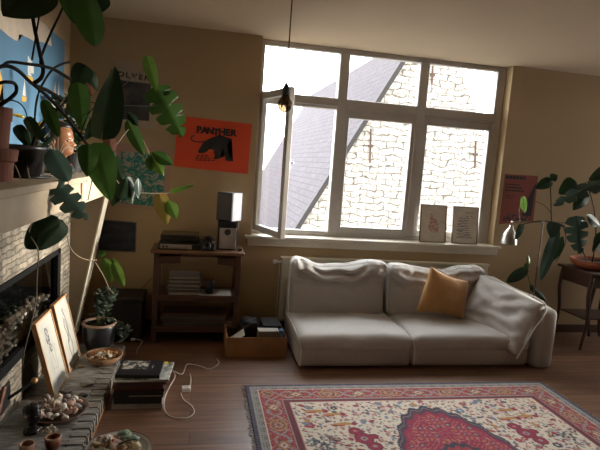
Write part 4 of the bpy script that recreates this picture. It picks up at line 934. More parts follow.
# ------------------------------------------------------------------ dark side table at the right
st = thing('plant_table', 'dark carved wooden side table at the right edge', 'table', (4.15, 4.55, 0))
TX0, TX1, TZ2 = 3.80, 4.44, .80
bm = bm_new(); b3(bm, TX0, TX1, 4.30, 4.80, TZ2-.03, TZ2, .008); obj('table_top', bm, M_wdark, st)
bm = bm_new(); b3(bm, TX0+.03, TX1-.03, 4.33, 4.35, TZ2-.16, TZ2-.03, .004); b3(bm, TX0+.03, TX0+.05, 4.35, 4.76, TZ2-.16, TZ2-.03, .004); obj('apron', bm, M_wdark, st)
for x_ in (TX0+.05, TX0+.45, TX1-.06):
    for y_ in (4.34, 4.76):
        sx = 1 if x_ > 4.1 else -1
        bm = bm_new(); tube(bm, [(x_, y_, TZ2-.05), (x_+.015*sx, y_, .55), (x_-.012*sx, y_, .3), (x_+.03*sx, y_, .0)], .022, 8, r1=.014); obj('leg', bm, M_wdark, st, smooth=True)
bm = bm_new(); b3(bm, TX0+.06, TX1-.06, 4.38, 4.74, .30, .315, .004); obj('shelf', bm, M_wdark, st)
bwl = thing('clay_bowl', 'wide reddish clay planter on the dark side table', 'planter', (4.05, 4.50, TZ2))
bm = bm_new(); lathe(bm, [(0, 0), (.17, 0), (.225, .05), (.24, .095), (.22, .095), (.205, .05), (0, .04)], (4.04, 4.55, TZ2)); obj('planter_body', bm, mat('red_clay', (.36, .10, .045), .5, nscale=7, namt=.2), bwl, smooth=True)
bm = bm_new(); lathe(bm, [(0, .068), (.205, .068), (.21, .06), (0, .05)], (4.04, 4.55, TZ2)); obj('soil', bm, M_soil, bwl)

# ------------------------------------------------------------------ leaves
def leaf_bm(b, t, w, kind='heart', up=None, droop=.12, fold=.25, seed=0, ns=28, nc=5):
    b, t = Vector(b), Vector(t); ax = t-b; L = ax.length; ax.normalize()
    n = Vector(up) if up is not None else Vector((.15, -1, .35)); n = (n - ax*n.dot(ax))
    if n.length < .05: n = Vector((.5, .1, 1)) - ax*Vector((.5, .1, 1)).dot(ax)
    n.normalize(); s = ax.cross(n); bm = bm_new(); rows = []
    for i in range(ns+1):
        u = i/ns
        if kind == 'heart': f = (math.sin(PI*min(1, u*1.0))**.6)*(1.15-.75*u) if u > 0 else 0; f = (u**.35)*((1-u)**.75)*1.75*(1-.15*u); hb = .16*(1-u)
        elif kind == 'long': f = math.sin(PI*u**.85)*1.0; hb = 0
        elif kind == 'obl': f = math.sin(PI*u**.8)**.6; hb = .0
        else: f = (u**.30)*((1-u)**.62)*1.65; hb = .18*(1-u)
        row = []
        for side in (-1, 1):
            ff = f
            if kind == 'monstera' and .12 < u < .93:
                ph = (u*4.4 + (.0 if side > 0 else .45)) % 1.0
                if ph < .18: ff = f*.32
                elif ph < .23 or ph > .94: ff = f*.86
            for j in range(1, nc+1) if side > 0 else range(nc, 0, -1):
                c = j/nc; off = side*ff*w/2*c
                p = b + ax*(u*L - hb*L*c*c*.9 - (0 if kind != 'monstera' else -.06*L*c)) + s*off
                p += -n*(abs(off)*fold) - n*(droop*L*u*u) + n*(.02*w*math.sin(u*9+seed+side)*c*c)
                row.append((side, j, p))
        mid = b + ax*(u*L) - n*(droop*L*u*u)
        lefts = [p for sd, j, p in row if sd < 0]; rights = [p for sd, j, p in row if sd > 0]
        rows.append([bm.verts.new(p) for p in lefts] + [bm.verts.new(mid)] + [bm.verts.new(p) for p in rights])
    for r0, r1 in zip(rows, rows[1:]):
        for j in range(len(r0)-1): bm.faces.new((r0[j], r0[j+1], r1[j+1], r1[j]))
    bmesh.ops.remove_doubles(bm, verts=bm.verts, dist=1e-5)
    return bm
def stems(parent, lines, m=M_stem, name='stem'):
    for pts, r in lines:
        bm = bm_new(); tube(bm, [at(p[0], p[1], y=p[2]) for p in pts], r, 7, r1=r*.75); obj(name, bm, m, parent, smooth=True)
def leaves(parent, L):
    for i, q in enumerate(L):
        (bx_, by_, yd), (tx, ty, yt), wpx, kind, m = q[:5]; up = q[5] if len(q) > 5 else None
        b, t = at(bx_, by_, y=yd), at(tx, ty, y=yt); w = wpx*(b-Vector((0, 0, CAM_H))).length/FPX
        bm = leaf_bm(b, t, w, kind, up, seed=i, droop=q[6] if len(q) > 6 else .10); obj('leaf', bm, m, parent, smooth=True)

# big monstera on the mantel, its pot near the left edge of the photo
mz = 1.472
mo = thing('monstera_plant', 'huge climbing monstera spilling from the mantel over the fireplace', 'plant', (-.98, 3.10, mz))
bm = bm_new(); lathe(bm, [(0, 0), (.085, 0), (.115, .15), (.125, .155), (.125, .18), (.112, .18), (.10, .15), (0, .14)], (-.98, 3.10, mz)); obj('pot', bm, mat('dark_glazed_pot', (.016, .013, .012), .4), mo, smooth=True)
bm = bm_new(); lathe(bm, [(0, .14), (.106, .145), (.10, .13), (0, .12)], (-.98, 3.10, mz)); obj('soil', bm, M_soil, mo)
bm = bm_new(); lathe(bm, [(0, -.0), (.13, 0), (.15, .012), (.14, .014), (0, .006)], (-.98, 3.10, mz+.0)); obj('saucer', bm, M_black, mo, smooth=True)
stems(mo, [
    ([(28, 160, 3.10), (40, 128, 3.05), (62, 104, 3.1), (50, 92, 3.0), (33, 84, 2.9), (20, 72, 2.7), (8, 66, 2.5), (-6, 68, 2.4)], .011),
    ([(70, 79, 3.0), (55, 70, 2.9), (42, 66, 2.8), (28, 64, 2.7), (10, 62, 2.6), (2, 66, 2.5)], .009),
    ([(33, 84, 2.9), (41, 78, 2.9), (43, 68, 2.9), (39, 50, 2.85), (35, 30, 2.8), (30, 0, 2.8), (28, -12, 2.8)], .011),
    ([(42, 68, 2.9), (41, 58, 2.9), (50, 35, 2.95), (60, 14, 3.0), (67, -4, 3.0)], .007),
    ([(32, 60, 2.8), (36, 35, 2.8), (42, 0, 2.8)], .005),
    ([(70, 62, 3.3), (62, 64, 3.25), (53, 69, 3.2), (45, 80, 3.15), (38, 95, 3.1), (35, 115, 3.1), (34, 150, 3.1)], .007),
    ([(33, 84, 2.9), (48, 97, 3.0), (65, 115, 3.05), (80, 135, 3.1), (95, 155, 3.15)], .010),
    ([(62, 104, 3.1), (80, 100, 3.4), (108, 106, 3.5), (126, 105.5, 3.6), (146, 106, 3.7), (158, 105.5, 3.8)], .004),
    ([(80, 135, 3.1), (90, 112, 3.2), (108, 98, 3.3), (130, 80, 3.5), (146, 70, 3.7)], .004),
    ([(-6, 108, 2.7), (8, 100, 2.7), (16, 92, 2.7), (15, 84, 2.7), (6, 82, 2.6), (-5, 84, 2.6)], .010),
    ([(-4, 100, 2.7), (15, 101, 2.8), (25, 110, 3.0), (30, 130, 3.1)], .004),
])
stems(mo, [
    ([(27, 165, 2.95), (30, 180, 2.9), (40, 205, 2.9), (47, 220, 2.9), (50, 226, 2.9), (60, 228, 2.9)], .004),
    ([(15, 165, 2.9), (26, 190, 2.85), (40, 212, 2.85), (31, 225, 2.85), (30, 235, 2.85), (38, 250, 2.8), (37, 275, 2.8), (36, 300, 2.8), (31, 325, 2.75), (26, 345, 2.7), (22, 368, 2.65)], .0035),
    ([(85, 205, 3.3), (72, 218, 3.4), (67, 230, 3.4), (70, 247, 3.4), (78, 256, 3.5), (88, 260, 3.6), (97, 260, 3.7)], .0035),
    ([(95, 262, 3.7), (103, 275, 3.8), (109, 288, 3.9), (114, 294, 4.0)], .0028),
    ([(60, 105, 3.0), (66, 96, 3.2), (70, 88, 3.3), (88, 88, 3.4)], .003),
    ([(95, 155, 3.15), (92, 180, 3.2), (88, 200, 3.2)], .004),
    ([(112, 150, 3.5), (128, 130, 3.6), (135, 125, 3.7), (150, 155, 3.8)], .003),
    ([(110, 170, 3.5), (125, 190, 3.6), (145, 193, 3.7), (168, 193, 3.8), (175, 190, 3.8)], .003),
], M_stemt, 'aerial_root')
NF = Vector((.1, -1, .1))
leaves(mo, [
    ((40, -16, 2.7), (3, 15, 2.6), 46, 'heart', M_leafd, NF, .05),
    ((70, -14, 2.9), (75, 22, 2.85), 26, 'heart', M_leaf, NF),
    ((84, -12, 2.9), (98, 43, 2.8), 30, 'obl', M_leaf, (.8, -1, .2)),
    ((100, -10, 3.0), (98, 14, 3.0), 18, 'long', M_leafd),
    ((103, 130, 3.1), (114, 65, 3.2), 37, 'heart', M_leafd, (-.3, -1, 0), .03),
    ((78, 88, 3.2), (82, 130, 3.15), 22, 'heart', M_leaf, NF),
    ((43, 99, 2.9), (58, 136, 2.85), 12, 'obl', M_leaf, NF),
    ((88, 148, 3.1), (87, 176, 3.05), 22, 'heart', M_leaf, NF),
    ((96, 150, 3.15), (110, 201, 3.1), 34, 'heart', M_leaf, (0, -1, 0)),
    ((51, 149, 3.0), (70, 180, 2.95), 23, 'obl', M_leafb, (.6, -.8, .6)),
    ((55, 184, 2.9), (88, 213, 2.85), 31, 'monstera', M_leafb, (.4, -.7, .8), .2),
    ((58, 217, 2.9), (26, 248, 2.8), 24, 'obl', M_leafd, (.5, -1, .5)),
    ((60, 224, 2.9), (38, 250, 2.8), 25, 'heart', M_leafd, (.5, -1, .4)),
    ((148, 60, 3.7), (157, 92, 3.7), 14, 'heart', M_leafl, NF),
    ((158, 90, 3.8), (182, 133, 3.75), 34, 'monstera', M_leaf, (.3, -1, .1)),
    ((127, 120, 3.6), (144, 155, 3.6), 13, 'obl', M_leaf, NF),
    ((150, 152, 3.8), (164, 176, 3.8), 14, 'long', M_leafl, NF),
    ((152, 152, 3.8), (174, 165, 3.8), 12, 'long', M_leaf, NF),
    ((152, 155, 3.8), (150, 172, 3.8), 11, 'long', M_leaf, NF),
    ((160, 197, 3.8), (168, 226, 3.8), 19, 'heart', M_leafy, NF),
    ((168, 200, 3.8), (177, 220, 3.8), 13, 'long', M_leafl, NF),
    ((173, 190, 3.8), (194, 183, 3.8), 11, 'heart', M_leafl, (0, -.6, 1)),
    ((120, 182, 3.6), (112, 207, 3.6), 18, 'heart', M_leafd, NF),
    ((128, 180, 3.6), (134, 204, 3.6), 15, 'heart', M_leafd, (.4, -.7, .8)),
    ((138, 178, 3.6), (140, 199, 3.6), 10, 'long', M_leafb, (.8, -.7, .6)),
    ((108, 132, 3.4), (112, 155, 3.4), 12, 'obl', M_leafp, NF),
    ((116, 152, 3.4), (111, 165, 3.4), 8, 'long', M_leafb, (1, -.4, .5)),
    ((104, 258, 3.9), (111, 283, 3.9), 11, 'obl', M_leafl, NF),
    ((113, 262, 3.9), (124, 287, 3.9), 10, 'obl', M_leafl, NF),
    ((98, 257, 3.8), (106, 251, 3.8), 6, 'long', M_leaf, NF),
    ((84, 68, 3.4), (72, 90, 3.4), 22, 'heart', M_leafd, NF),
    ((88, 72, 3.5), (98, 90, 3.5), 16, 'heart', M_leafd, (.5, -1, .6)),
    ((92, 96, 3.4), (86, 82, 3.4), 8, 'long', M_leafp, NF),
    ((120, 196, 3.5), (126, 178, 3.5), 14, 'heart', M_leafd, NF),
    ((100, 118, 3.6), (84, 140, 3.6), 16, 'heart', M_leafd, NF),
    ((112, 158, 3.5), (124, 184, 3.5), 15, 'heart', M_leafd, NF),
    ((76, 92, 3.5), (66, 116, 3.5), 12, 'heart', M_leafd, NF),
    ((128, 112, 3.6), (138, 126, 3.6), 9, 'long', M_leafd, NF),
    ((28, 120, 2.95), (44, 142, 2.9), 12, 'heart', M_leafd, NF),
    ((18, 128, 3.1), (30, 148, 3.1), 13, 'heart', M_leafd, NF),
    ((118, 268, 3.95), (112, 258, 3.95), 6, 'long', M_leafl, NF),
])
# pots and small plants on the mantel
def pot(name, label, c, r, h, m, cat='plant pot', soil=True):
    t = thing(name, label, cat, c)
    bm = bm_new(); lathe(bm, [(0, 0), (r*.72, 0), (r*.95, h*.78), (r*1.06, h*.78), (r*1.08, h), (r*.93, h), (r*.88, h*.8), (0, h*.78)], c); obj('pot', bm, m, t, smooth=False); 
    if soil: bm = bm_new(); lathe(bm, [(0, h*.82), (r*.9, h*.83), (r*.87, h*.8), (0, h*.79)], c); obj('soil', bm, M_soil, t)
    return t
M_tpot = mat('weathered_terracotta', (.17, .065, .04), .9, nscale=12, namt=.2)
ts = thing('terracotta_pot', 'upper terracotta pot on the mantel, standing in another pot', 'plant pot', (-.97, 2.66, mz+.155))
bm = bm_new(); lathe(bm, [(0, 0), (.062, 0), (.072, .13), (.078, .13), (.08, .19), (.07, .19), (.066, .13), (0, .12)], (-.97, 2.66, mz+.155)); obj('pot', bm, M_tpot, ts, smooth=False)
lw_ = thing('terracotta_pot', 'lower terracotta pot with wide rim at the mantel edge', 'plant pot', (-.97, 2.66, mz))
bm = bm_new(); lathe(bm, [(0, 0), (.08, 0), (.085, .09), (.10, .10), (.105, .15), (.095, .155), (0, .154)], (-.97, 2.66, mz)); obj('pot', bm, M_tpot, lw_, smooth=False)
pf = pot('flowering_plant', 'small dark pot of yellow flowers on the mantel', (-1.0, 3.36, mz), .07, .13, mat('black_glaze', (.02, .018, .018), .3), 'plant')
rnd = random.Random(11)
M_yf = mat('yellow_petals', (.75, .55, .04), .6); M_dry = mat('dry_stalk', (.30, .24, .17), .8)
for k in range(12):
    a = rnd.uniform(0, 2*PI); rr = rnd.uniform(.02, .09); hh = rnd.uniform(.16, .25); p0 = Vector((-1.0, 3.36, mz+.1)); p1 = p0+Vector((rr*math.cos(a), rr*math.sin(a)*1.4, hh-.06))
    bm = bm_new(); tube(bm, [p0, p0.lerp(p1, .5)+Vector((0, 0, .03)), p1], .0022, 5); obj('stalk', bm, M_stemg if k % 2 else M_dry, pf)
    bm = leaf_bm(p0.lerp(p1, .4), p0.lerp(p1, .9)+Vector((.03*math.cos(a*2), .05*math.sin(a*3), .0)), .03, 'long', seed=k, ns=8, nc=2); obj('leaf', bm, M_leafd if k % 2 else M_leafb, pf)
for px, py in ((38, 125), (41, 123.5), (36, 128), (17, 115), (21, 116.5), (40, 127)):
    p = at(px, py, y=3.3); bm = bm_new(); vs = ball(bm, (0, 0, 0), (.020, .024, .009), 2, .5, px); bmesh.ops.translate(bm, vec=p, verts=bm.verts); obj('flower', bm, M_yf, pf)
# thin grass like stalks beside
gp = pot('dry_twig_pot', 'small pot of dry twigs beside the clay bust', (-.93, 3.60, mz), .055, .10, M_black, 'plant')
for k in range(9):
    a = -1.0+k*.25; p0 = Vector((-.93, 3.60, mz+.09)); bm = bm_new(); tube(bm, [p0, p0+Vector((.04*math.sin(a*2), .06*math.sin(a), .09)), p0+Vector((.09*math.sin(a*2.2), .15*math.sin(a), .12+.06*math.cos(a*3)))], .002, 5); obj('twig', bm, M_dry, gp)
fol = pot('bushy_plant', 'dark bushy plant between bust and mantel end', (-1.0, 4.22, mz), .11, .17, M_black, 'plant')
bm = bm_new(); r_ = random.Random(8)
for k in range(300):
    p0 = Vector((-1.02+r_.gauss(0, .05), 4.2+r_.gauss(0, .07), mz+.15+r_.random()**1.3*.42)); dv_ = Vector((r_.uniform(-.5, 1), r_.uniform(-1, 1), r_.uniform(-.4, .7))).normalized()*.06
    b2 = leaf_bm(p0, p0+dv_, .030, 'long', seed=k, ns=5, nc=1); me = bpy.data.meshes.new('t'); b2.to_mesh(me); bm.from_mesh(me); bpy.data.meshes.remove(me); b2.free()
o = obj('foliage', bm, M_leafd, fol); o['kind'] = 'stuff'
bm = bm_new(); 
for k in range(5): tube(bm, [(-1.02, 4.22, mz+.1), (-1.02+.02*math.cos(k), 4.22+.03*math.sin(k*2), mz+.3), (-1.02+.05*math.cos(k*1.3), 4.22+.06*math.sin(k*2), mz+.52)], .004, 5)
obj('stem', bm, M_stem, fol)

# clay bust of a woman facing the room
def bust(name, label, c, s, skin, hairm, face_dir, dress=None, beads=None, rz=0):
    t = thing(name, label, 'bust', c, rz)
    bm = bm_new()     # one continuous head and neck in local coordinates, face to +x
    n, mrows = 36, 44
    def prof(u):   # 0 shoulder base .. 1 crown ; returns half depth, half width, centre x
        tb_ = [(0, .075, .105, 0), (.06, .07, .095, 0), (.14, .047, .055, -.002), (.24, .042, .045, -.002), (.32, .043, .045, .002), (.36, .058, .050, .016), (.42, .070, .058, .017), (.52, .078, .065, .010), (.65, .084, .070, .002), (.78, .084, .070, -.004), (.90, .066, .055, -.008), (.97, .034, .03, -.008), (1, .0, .0, -.008)]
        for a, b in zip(tb_, tb_[1:]):
            if u <= b[0]:
                k = (u-a[0])/(b[0]-a[0]); return [a[i]+(b[i]-a[i])*k for i in (1, 2, 3)]
        return [0, 0, 0]
    rows = []
    for j in range(mrows+1):
        u = j/mrows; dx, dy, cx = prof(u); row = []
        for i in range(n):
            a = 2*PI*i/n; x = cx+dx*math.cos(a); y = dy*math.sin(a); fr = max(0, math.cos(a))
            lat = math.exp(-(y/.011)**2); z = u*.34
            if math.cos(a) > 0:
                x += lat*(.022*math.exp(-((u-.535)/.030)**2) + .012*math.exp(-((u-.575)/.05)**2)) * 1.0      # nose
                x += math.exp(-(y/.02)**2)*(.008*math.exp(-((u-.468)/.012)**2) + .007*math.exp(-((u-.443)/.010)**2) - .004*math.exp(-((u-.456)/.006)**2))   # lips
                x += math.exp(-(y/.02)**2)*.008*math.exp(-((u-.385)/.022)**2)     # chin
                x -= .010*math.exp(-((u-.605)/.028)**2)*(math.exp(-((abs(y)-.028)/.013)**2))       # eye sockets
                x += .006*math.exp(-((u-.655)/.02)**2)*math.exp(-((abs(y)-.026)/.02)**2)
            row.append(bm.verts.new((x*s, y*s, z*s)))
        rows.append(row)
    for a, b in zip(rows, rows[1:]):
        for i in range(n): bm.faces.new((a[i], a[(i+1) % n], b[(i+1) % n], b[i]))
    bm.faces.new(rows[0][::-1]); bmesh.ops.remove_doubles(bm, verts=bm.verts, dist=1e-5)
    body = obj('head', bm, skin, t, world=False, smooth=True)
    for sy in (-1, 1):
        bm = bm_new(); ball(bm, (-.002*s, sy*.069*s, .195*s), (.016*s, .008*s, .024*s), 2); obj('ear', bm, skin, t, world=False, smooth=True)
        bm = bm_new(); ball(bm, (.072*s, sy*.027*s, .206*s), (.008*s, .012*s, .006*s), 2); obj('eye', bm, mat('eye_glaze', (.12, .08, .06), .2), t, world=False, smooth=True)
    bm = bm_new(); r_ = random.Random(3)
    for v in ball(bm, (0, 0, 0), 1, 3):
        d = v.co.normalized(); cut = 1
        k = 1+.05*noise.noise(d*6)
        x, y, z = d.x*.092*k, d.y*.082*k, d.z*.080*k
        if d.x > .15 and d.z < .42: x = .092*.15 + (d.x-.15)*.02
        elif d.x > .15: x += .010
        v.co = Vector(((x-.014)*s, y*s, (z+.252)*s))
    ball(bm, (-.095*s, 0, .235*s), (.045*s, .05*s, .045*s), 2, .2, 3)
    obj('hair', bm, hairm, t, world=False, smooth=True)
    if dress:
        bm = bm_new(); lathe(bm, [(.0, -.005), (.115, -.005), (.118, .02), (.10, .05), (.07, .06), (.05, .062), (0, .06)], (0, 0, 0), 28)
        for v in bm.verts: v.co = Vector((v.co.x*.75*s, v.co.y*s, v.co.z*s+.005*s))
        obj('garment', bm, dress, t, world=False, smooth=True)
    if beads:
        for k in range(9):
            a = -1.2+k*.3; bm = bm_new(); ball(bm, ((.06*math.cos(a)+.005)*s, .07*math.sin(a)*s, (.062-.01*math.cos(a))*s), .010*s, 2); obj('bead', bm, beads, t, world=False, smooth=True)
    return t
bz = at(70, 181, y=3.88)
bust('clay_bust', 'glazed terracotta bust of a woman with dark hair on the mantel', (-.99, 3.86, mz+.001), 1.10, M_terra2, mat('painted_black_hair', (.015, .013, .014), .35), 0, mat('dark_green_glaze', (.02, .03, .025), .4), mat('coral_bead', (.6, .10, .07), .4), R(-14))

# ------------------------------------------------------------------ things on the hearth
hz = .0865
hp = thing('hearth_pot_plant', 'leafy plant in a dark pot at the far end of the hearth', 'plant', (-.74, 4.12, hz))
c_ = Vector((-.74, 4.12, hz))
bm = bm_new(); lathe(bm, [(0, 0), (.085, 0), (.115, .08), (.125, .20), (.12, .215), (.11, .21), (.105, .18), (0, .17)], c_, 32); obj('pot', bm, mat('blue_black_glaze', (.016, .017, .02), .3), hp, smooth=True)
bm = bm_new(); lathe(bm, [(.118, .205), (.132, .212), (.130, .226), (.112, .226), (.108, .21)], c_, 32); obj('rim', bm, mat('bare_clay_rim', (.30, .19, .13), .8), hp, smooth=True)
bm = bm_new(); lathe(bm, [(0, .19), (.10, .195), (.11, .19), (0, .17)], c_, 24); obj('soil', bm, M_soil, hp)
r_ = random.Random(21); M_sm = mat('silvery_dark_leaf', (.06, .08, .06), .3, nscale=20, namt=.2, transl=.1)
for k in range(9):
    a = r_.uniform(0, 2*PI); top = c_ + Vector((.05+.07*math.cos(a), .09*math.sin(a)-.01, .36+r_.random()*.14)); b0 = c_+Vector((.02*math.cos(a), .02*math.sin(a), .19))
    if k > 6: top = c_+Vector((.20, -.03+.05*(k-7), .10+.05*(k-7)))
    midp = b0.lerp(top, .5)+Vector((0, 0, .05)); bm = bm_new(); tube(bm, [b0, midp, top], .0028, 5); obj('stem', bm, M_stemg, hp)
    bm = bm_new()
    cv = spline([b0, midp, top], 8)
    for j, p in enumerate(cv[4:]):
        for _ in range(3):
            dv_ = Vector((r_.uniform(-.4, 1), r_.uniform(-1, .6), r_.uniform(-.2, .8))).normalized()*r_.uniform(.045, .07)
            b2 = leaf_bm(p, p+dv_, .026, 'long', up=(.5, -.6, 1), seed=j, ns=6, nc=2); me = bpy.data.meshes.new('t'); b2.to_mesh(me); bm.from_mesh(me); bpy.data.meshes.remove(me); b2.free()
    o = obj('foliage', bm, M_sm, hp, smooth=True)
# shells
M_sh = [mat('shell_cream', (.62, .50, .38), .4, nscale=30, namt=.2), mat('shell_white', (.70, .64, .56), .35, nscale=30, namt=.12), mat('shell_pinkish', (.52, .32, .24), .4, nscale=30, namt=.2), mat('shell_grey', (.26, .22, .20), .45, nscale=30, namt=.25)]
def shell_bm(s, kind, seed):
    bm = bm_new()
    if kind == 0:    # scallop half shell, ribbed and cupped
        nr, na = 6, 20; c0 = bm.verts.new((0, -s*.5, 0)); prev = None
        for i in range(1, nr+1):
            row = []
            for j in range(na+1):
                a = R(20)+R(140)*j/na; rr = i/nr*s*(1+.03*math.cos(j*PI)); row.append(bm.verts.new((rr*math.cos(a), -s*.5+rr*math.sin(a), s*.32*math.sin(PI*min(1, i/nr*.75))*(math.sin(PI*j/na)**.5 if 0 < j < na else 0)+.02*s*math.cos(j*PI))))
            if prev is None:
                for j in range(na): bm.faces.new((c0, row[j], row[j+1]))
            else:
                for j in range(na): bm.faces.new((prev[j], row[j], row[j+1], prev[j+1]))
            prev = row
    elif kind == 1:  # whelk: coiled tapering cone
        pts = []; rad = []
        for i in range(26):
            u = i/25; a = u*5.5*PI; rr = s*.28*(1-u)*.9; pts.append(Vector((rr*math.cos(a), -s*.5+s*1.1*u, rr*math.sin(a)+s*.3))); rad.append(s*.26*(1-u)+.0015)
        for p, q in zip(pts, rad): ball(bm, p, q, 1)
    else: ball(bm, (0, 0, s*.25), (s*.55, s*.42, s*.27), 2, .5, seed)
    return bm
protos = []
def scatter(c, rad, n, zf, sizes, group, label, seed, mats, cat='shell', name='seashell', kinds=(0, 1, 2)):
    r_ = random.Random(seed); pr = {}
    for k in range(n):
        kd = kinds[k % len(kinds)]; mi = r_.randrange(len(mats)); s = r_.uniform(*sizes); a = k*2.399; rr = rad*math.sqrt((k+.5)/n)
        p = Vector((c[0]+rr*math.cos(a), c[1]+rr*math.sin(a), c[2]+zf(rr)+(.010*r_.random())))
        key = (kd, mi)
        if key not in pr:
            bm = shell_bm(1.0, kd, k)
            o = obj(name, bm, mats[mi], smooth=(kd != 0)); o['label'] = label; o['category'] = cat; o['group'] = group; pr[key] = o
        else:
            o = pr[key].copy(); C.objects.link(o)
        o.scale = (s, s, s); o.location = p; o.rotation_euler = (r_.uniform(-.5, .5), r_.uniform(-.5, .5), r_.uniform(0, 2*PI))
def dish(name, label, c, r, h, m, cat='bowl', wall=.008, foot=.5, rimm=None):
    t = thing(name, label, cat, c)
    bm = bm_new(); lathe(bm, [(0, 0), (r*foot, 0), (r*.85, h*.55), (r, h), (r-wall, h+.002), (r*.82, h*.62), (r*foot, wall), (0, wall)], c, 48); obj('bowl_body', bm, m, t, smooth=True)
    if rimm: bm = bm_new(); lathe(bm, [(r-wall*1.2, h+.001), (r-wall*.5, h+.005), (r+.001, h)], c, 48); obj('rim', bm, rimm, t, smooth=True)
    return t
dc = Vector((-.775, 3.06, hz)); dish('shell_bowl', 'wide shallow dark wooden bowl of shells on the hearth', dc, .178, .042, M_bowl, wall=.010, foot=.75)
scatter(dc+Vector((0, .005, .022)), .135, 34, lambda r: .012*(r/.13)**2+(.010 if r < .07 else 0), (.038, .066), 'shells in the wide wooden bowl', 'seashell among the shells in the wide dark wooden bowl', 5, M_sh)
bc = Vector((-.65, 3.84, hz)); dish('wicker_basket', 'small round wicker basket of dried orange pieces on the hearth', bc, .135, .07, M_bask, 'basket', .008, .55)
M_dr = [mat('dried_peel', (.45, .20, .07), .7, nscale=30, namt=.2), mat('dried_petal', (.50, .33, .18), .7, nscale=30, namt=.2), mat('dried_brown', (.22, .10, .05), .8), mat('bone_white', (.55, .48, .38), .6)]
scatter(bc+Vector((0, 0, .030)), .09, 34, lambda r: .014+(.016 if r < .05 else .008), (.022, .036), 'dried pieces in the wicker basket', 'dried fruit peel or petal in the wicker basket', 9, M_dr, 'dried peel', 'dried_peel', (2, 0, 2))
pl_c = Vector((-.385, 2.765, 0)); dish('floor_plate', 'round striped plate heaped with big shells on the floor', pl_c, .185, .035, mat('stoneware_plate', (.42, .38, .32), .5), 'plate', .006, .6, mat('brown_rim', (.14, .08, .05), .5))
bm = bm_new()
for rr in (.170, .158):
    lathe(bm, [(rr-.002, .0355-(.185-rr)*.35), (rr+.002, .0365-(.185-rr)*.35), (rr+.002, .034-(.185-rr)*.35)], pl_c, 48)
plate_t = [o for o in bpy.data.objects if o.name.startswith('floor_plate')][0]; obj('painted_ring', bm, mat('brown_rim', (.14, .08, .05), .5), plate_t)
scatter(pl_c+Vector((-.02, .0, .018)), .115, 26, lambda r: .020 if r < .07 else .010, (.045, .07), 'cream shells on the floor plate', 'cream or brown shell on the striped floor plate', 15, [mat('shell_yellow', (.62, .50, .27), .5, nscale=20, namt=.2), M_sh[0], M_sh[2], mat('shell_ochre', (.45, .30, .16), .5, nscale=20, namt=.25)])
for k, (ox, oy) in enumerate(((.04, .06), (.075, .035), (.02, .09))):
    bm = bm_new(); ball(bm, (0, 0, 0), (.035, .028, .018), 2, .6, k); bmesh.ops.translate(bm, vec=pl_c+Vector((ox, oy, .062+.006*k)), verts=bm.verts); solo('sea_glass_coral', bm, mat('pale_green_coral', (.28, .40, .30), .6, nscale=20, namt=.15), 'pale green coral lump on the striped floor plate', 'coral', 'green coral lumps on the floor plate', True)
p = pl_c+Vector((.05, -.02, .08)); bm = bm_new(); tube(bm, [p+Vector((-.04, -.02, 0)), p+Vector((0, 0, .008)), p+Vector((.05, .03, 0))], .006, 6, r1=.003); solo('black_quill', bm, M_black, 'small black quill across the floor plate shells', 'quill')
bm = bm_new(); ball(bm, (0, 0, 0), .008, 2); bmesh.ops.translate(bm, vec=pl_c+Vector((-.025, .0, .084)), verts=bm.verts); solo('red_bead', bm, mat('red_bead_glaze', (.6, .03, .05), .3), 'small red bead on the floor plate shells', 'bead', smooth=True)
# pebbles lying loose on the hearth
for (px, py, s, lb, m_) in ((87, 384, (.045, .03, .016), 'flat pale grey stone on the hearth before the basket', mat('pale_stone', (.42, .39, .33), .6, nscale=30, namt=.2)),
                          (81, 365.5, (.022, .014, .008), 'small yellowish pebble at the foot of the farther drawing', mat('yellow_pebble', (.50, .42, .24), .6)),
                          (66, 392, (.038, .026, .014), 'dark grey flat stone between bowl and drawings', mat('grey_stone', (.15, .14, .125), .7, nscale=30, namt=.2)),
                          (83, 395, (.028, .022, .012), 'dark rough pebble on the hearth behind the shell bowl', mat('dark_stone', (.09, .085, .08), .7, nscale=30, namt=.2))):
    p = at(px, py, z=hz+.01); bm = bm_new(); ball(bm, (0, 0, 0), s, 3, .4, px); bmesh.ops.translate(bm, vec=(p.x, p.y, hz+s[2]*.9), verts=bm.verts); solo('hearth_stone', bm, m_, lb, 'stone', smooth=True)
# little clay pots and dark figure head, near left bottom
def small_pot(px, py, r, h, m, label, fill=None):
    p = at(px, py, z=hz+h); c = Vector((p.x, p.y, hz)); t = thing('clay_cup', label, 'cup', c)
    bm = bm_new(); lathe(bm, [(0, 0), (r*.75, 0), (r*.98, h*.5), (r, h), (r*.84, h), (r*.8, h*.6), (0, h*.5)], c, 28); obj('cup_body', bm, m, t, smooth=True)
    bm = bm_new(); lathe(bm, [(r*.82, h-.002), (r*.85, h+.004), (r*1.02, h+.003), (r*1.02, h-.006)], c, 28); obj('rim', bm, mat('worn_rim', (.42, .25, .16), .6), t, smooth=True)
    return c
M_cl = mat('red_brown_clay', (.28, .09, .05), .5, nscale=10, namt=.15)
small_pot(53, 437, .040, .06, M_cl, 'red brown clay cup on the hearth before the shell bowl')
small_pot(27, 444, .036, .06, mat('rosy_clay', (.36, .17, .12), .6), 'rosy clay cup in the bottom left corner under the dark head')
pc_ = at(45, 432, z=hz+.02)
scatter((pc_.x, pc_.y+.03, hz), .045, 14, lambda r: .008, (.012, .022), 'tiny shells beside the clay cups', 'tiny pale shell in the heap by the clay cups', 31, [M_sh[0], M_sh[1]], kinds=(2, 1, 2))
p = at(29, 438, z=hz)
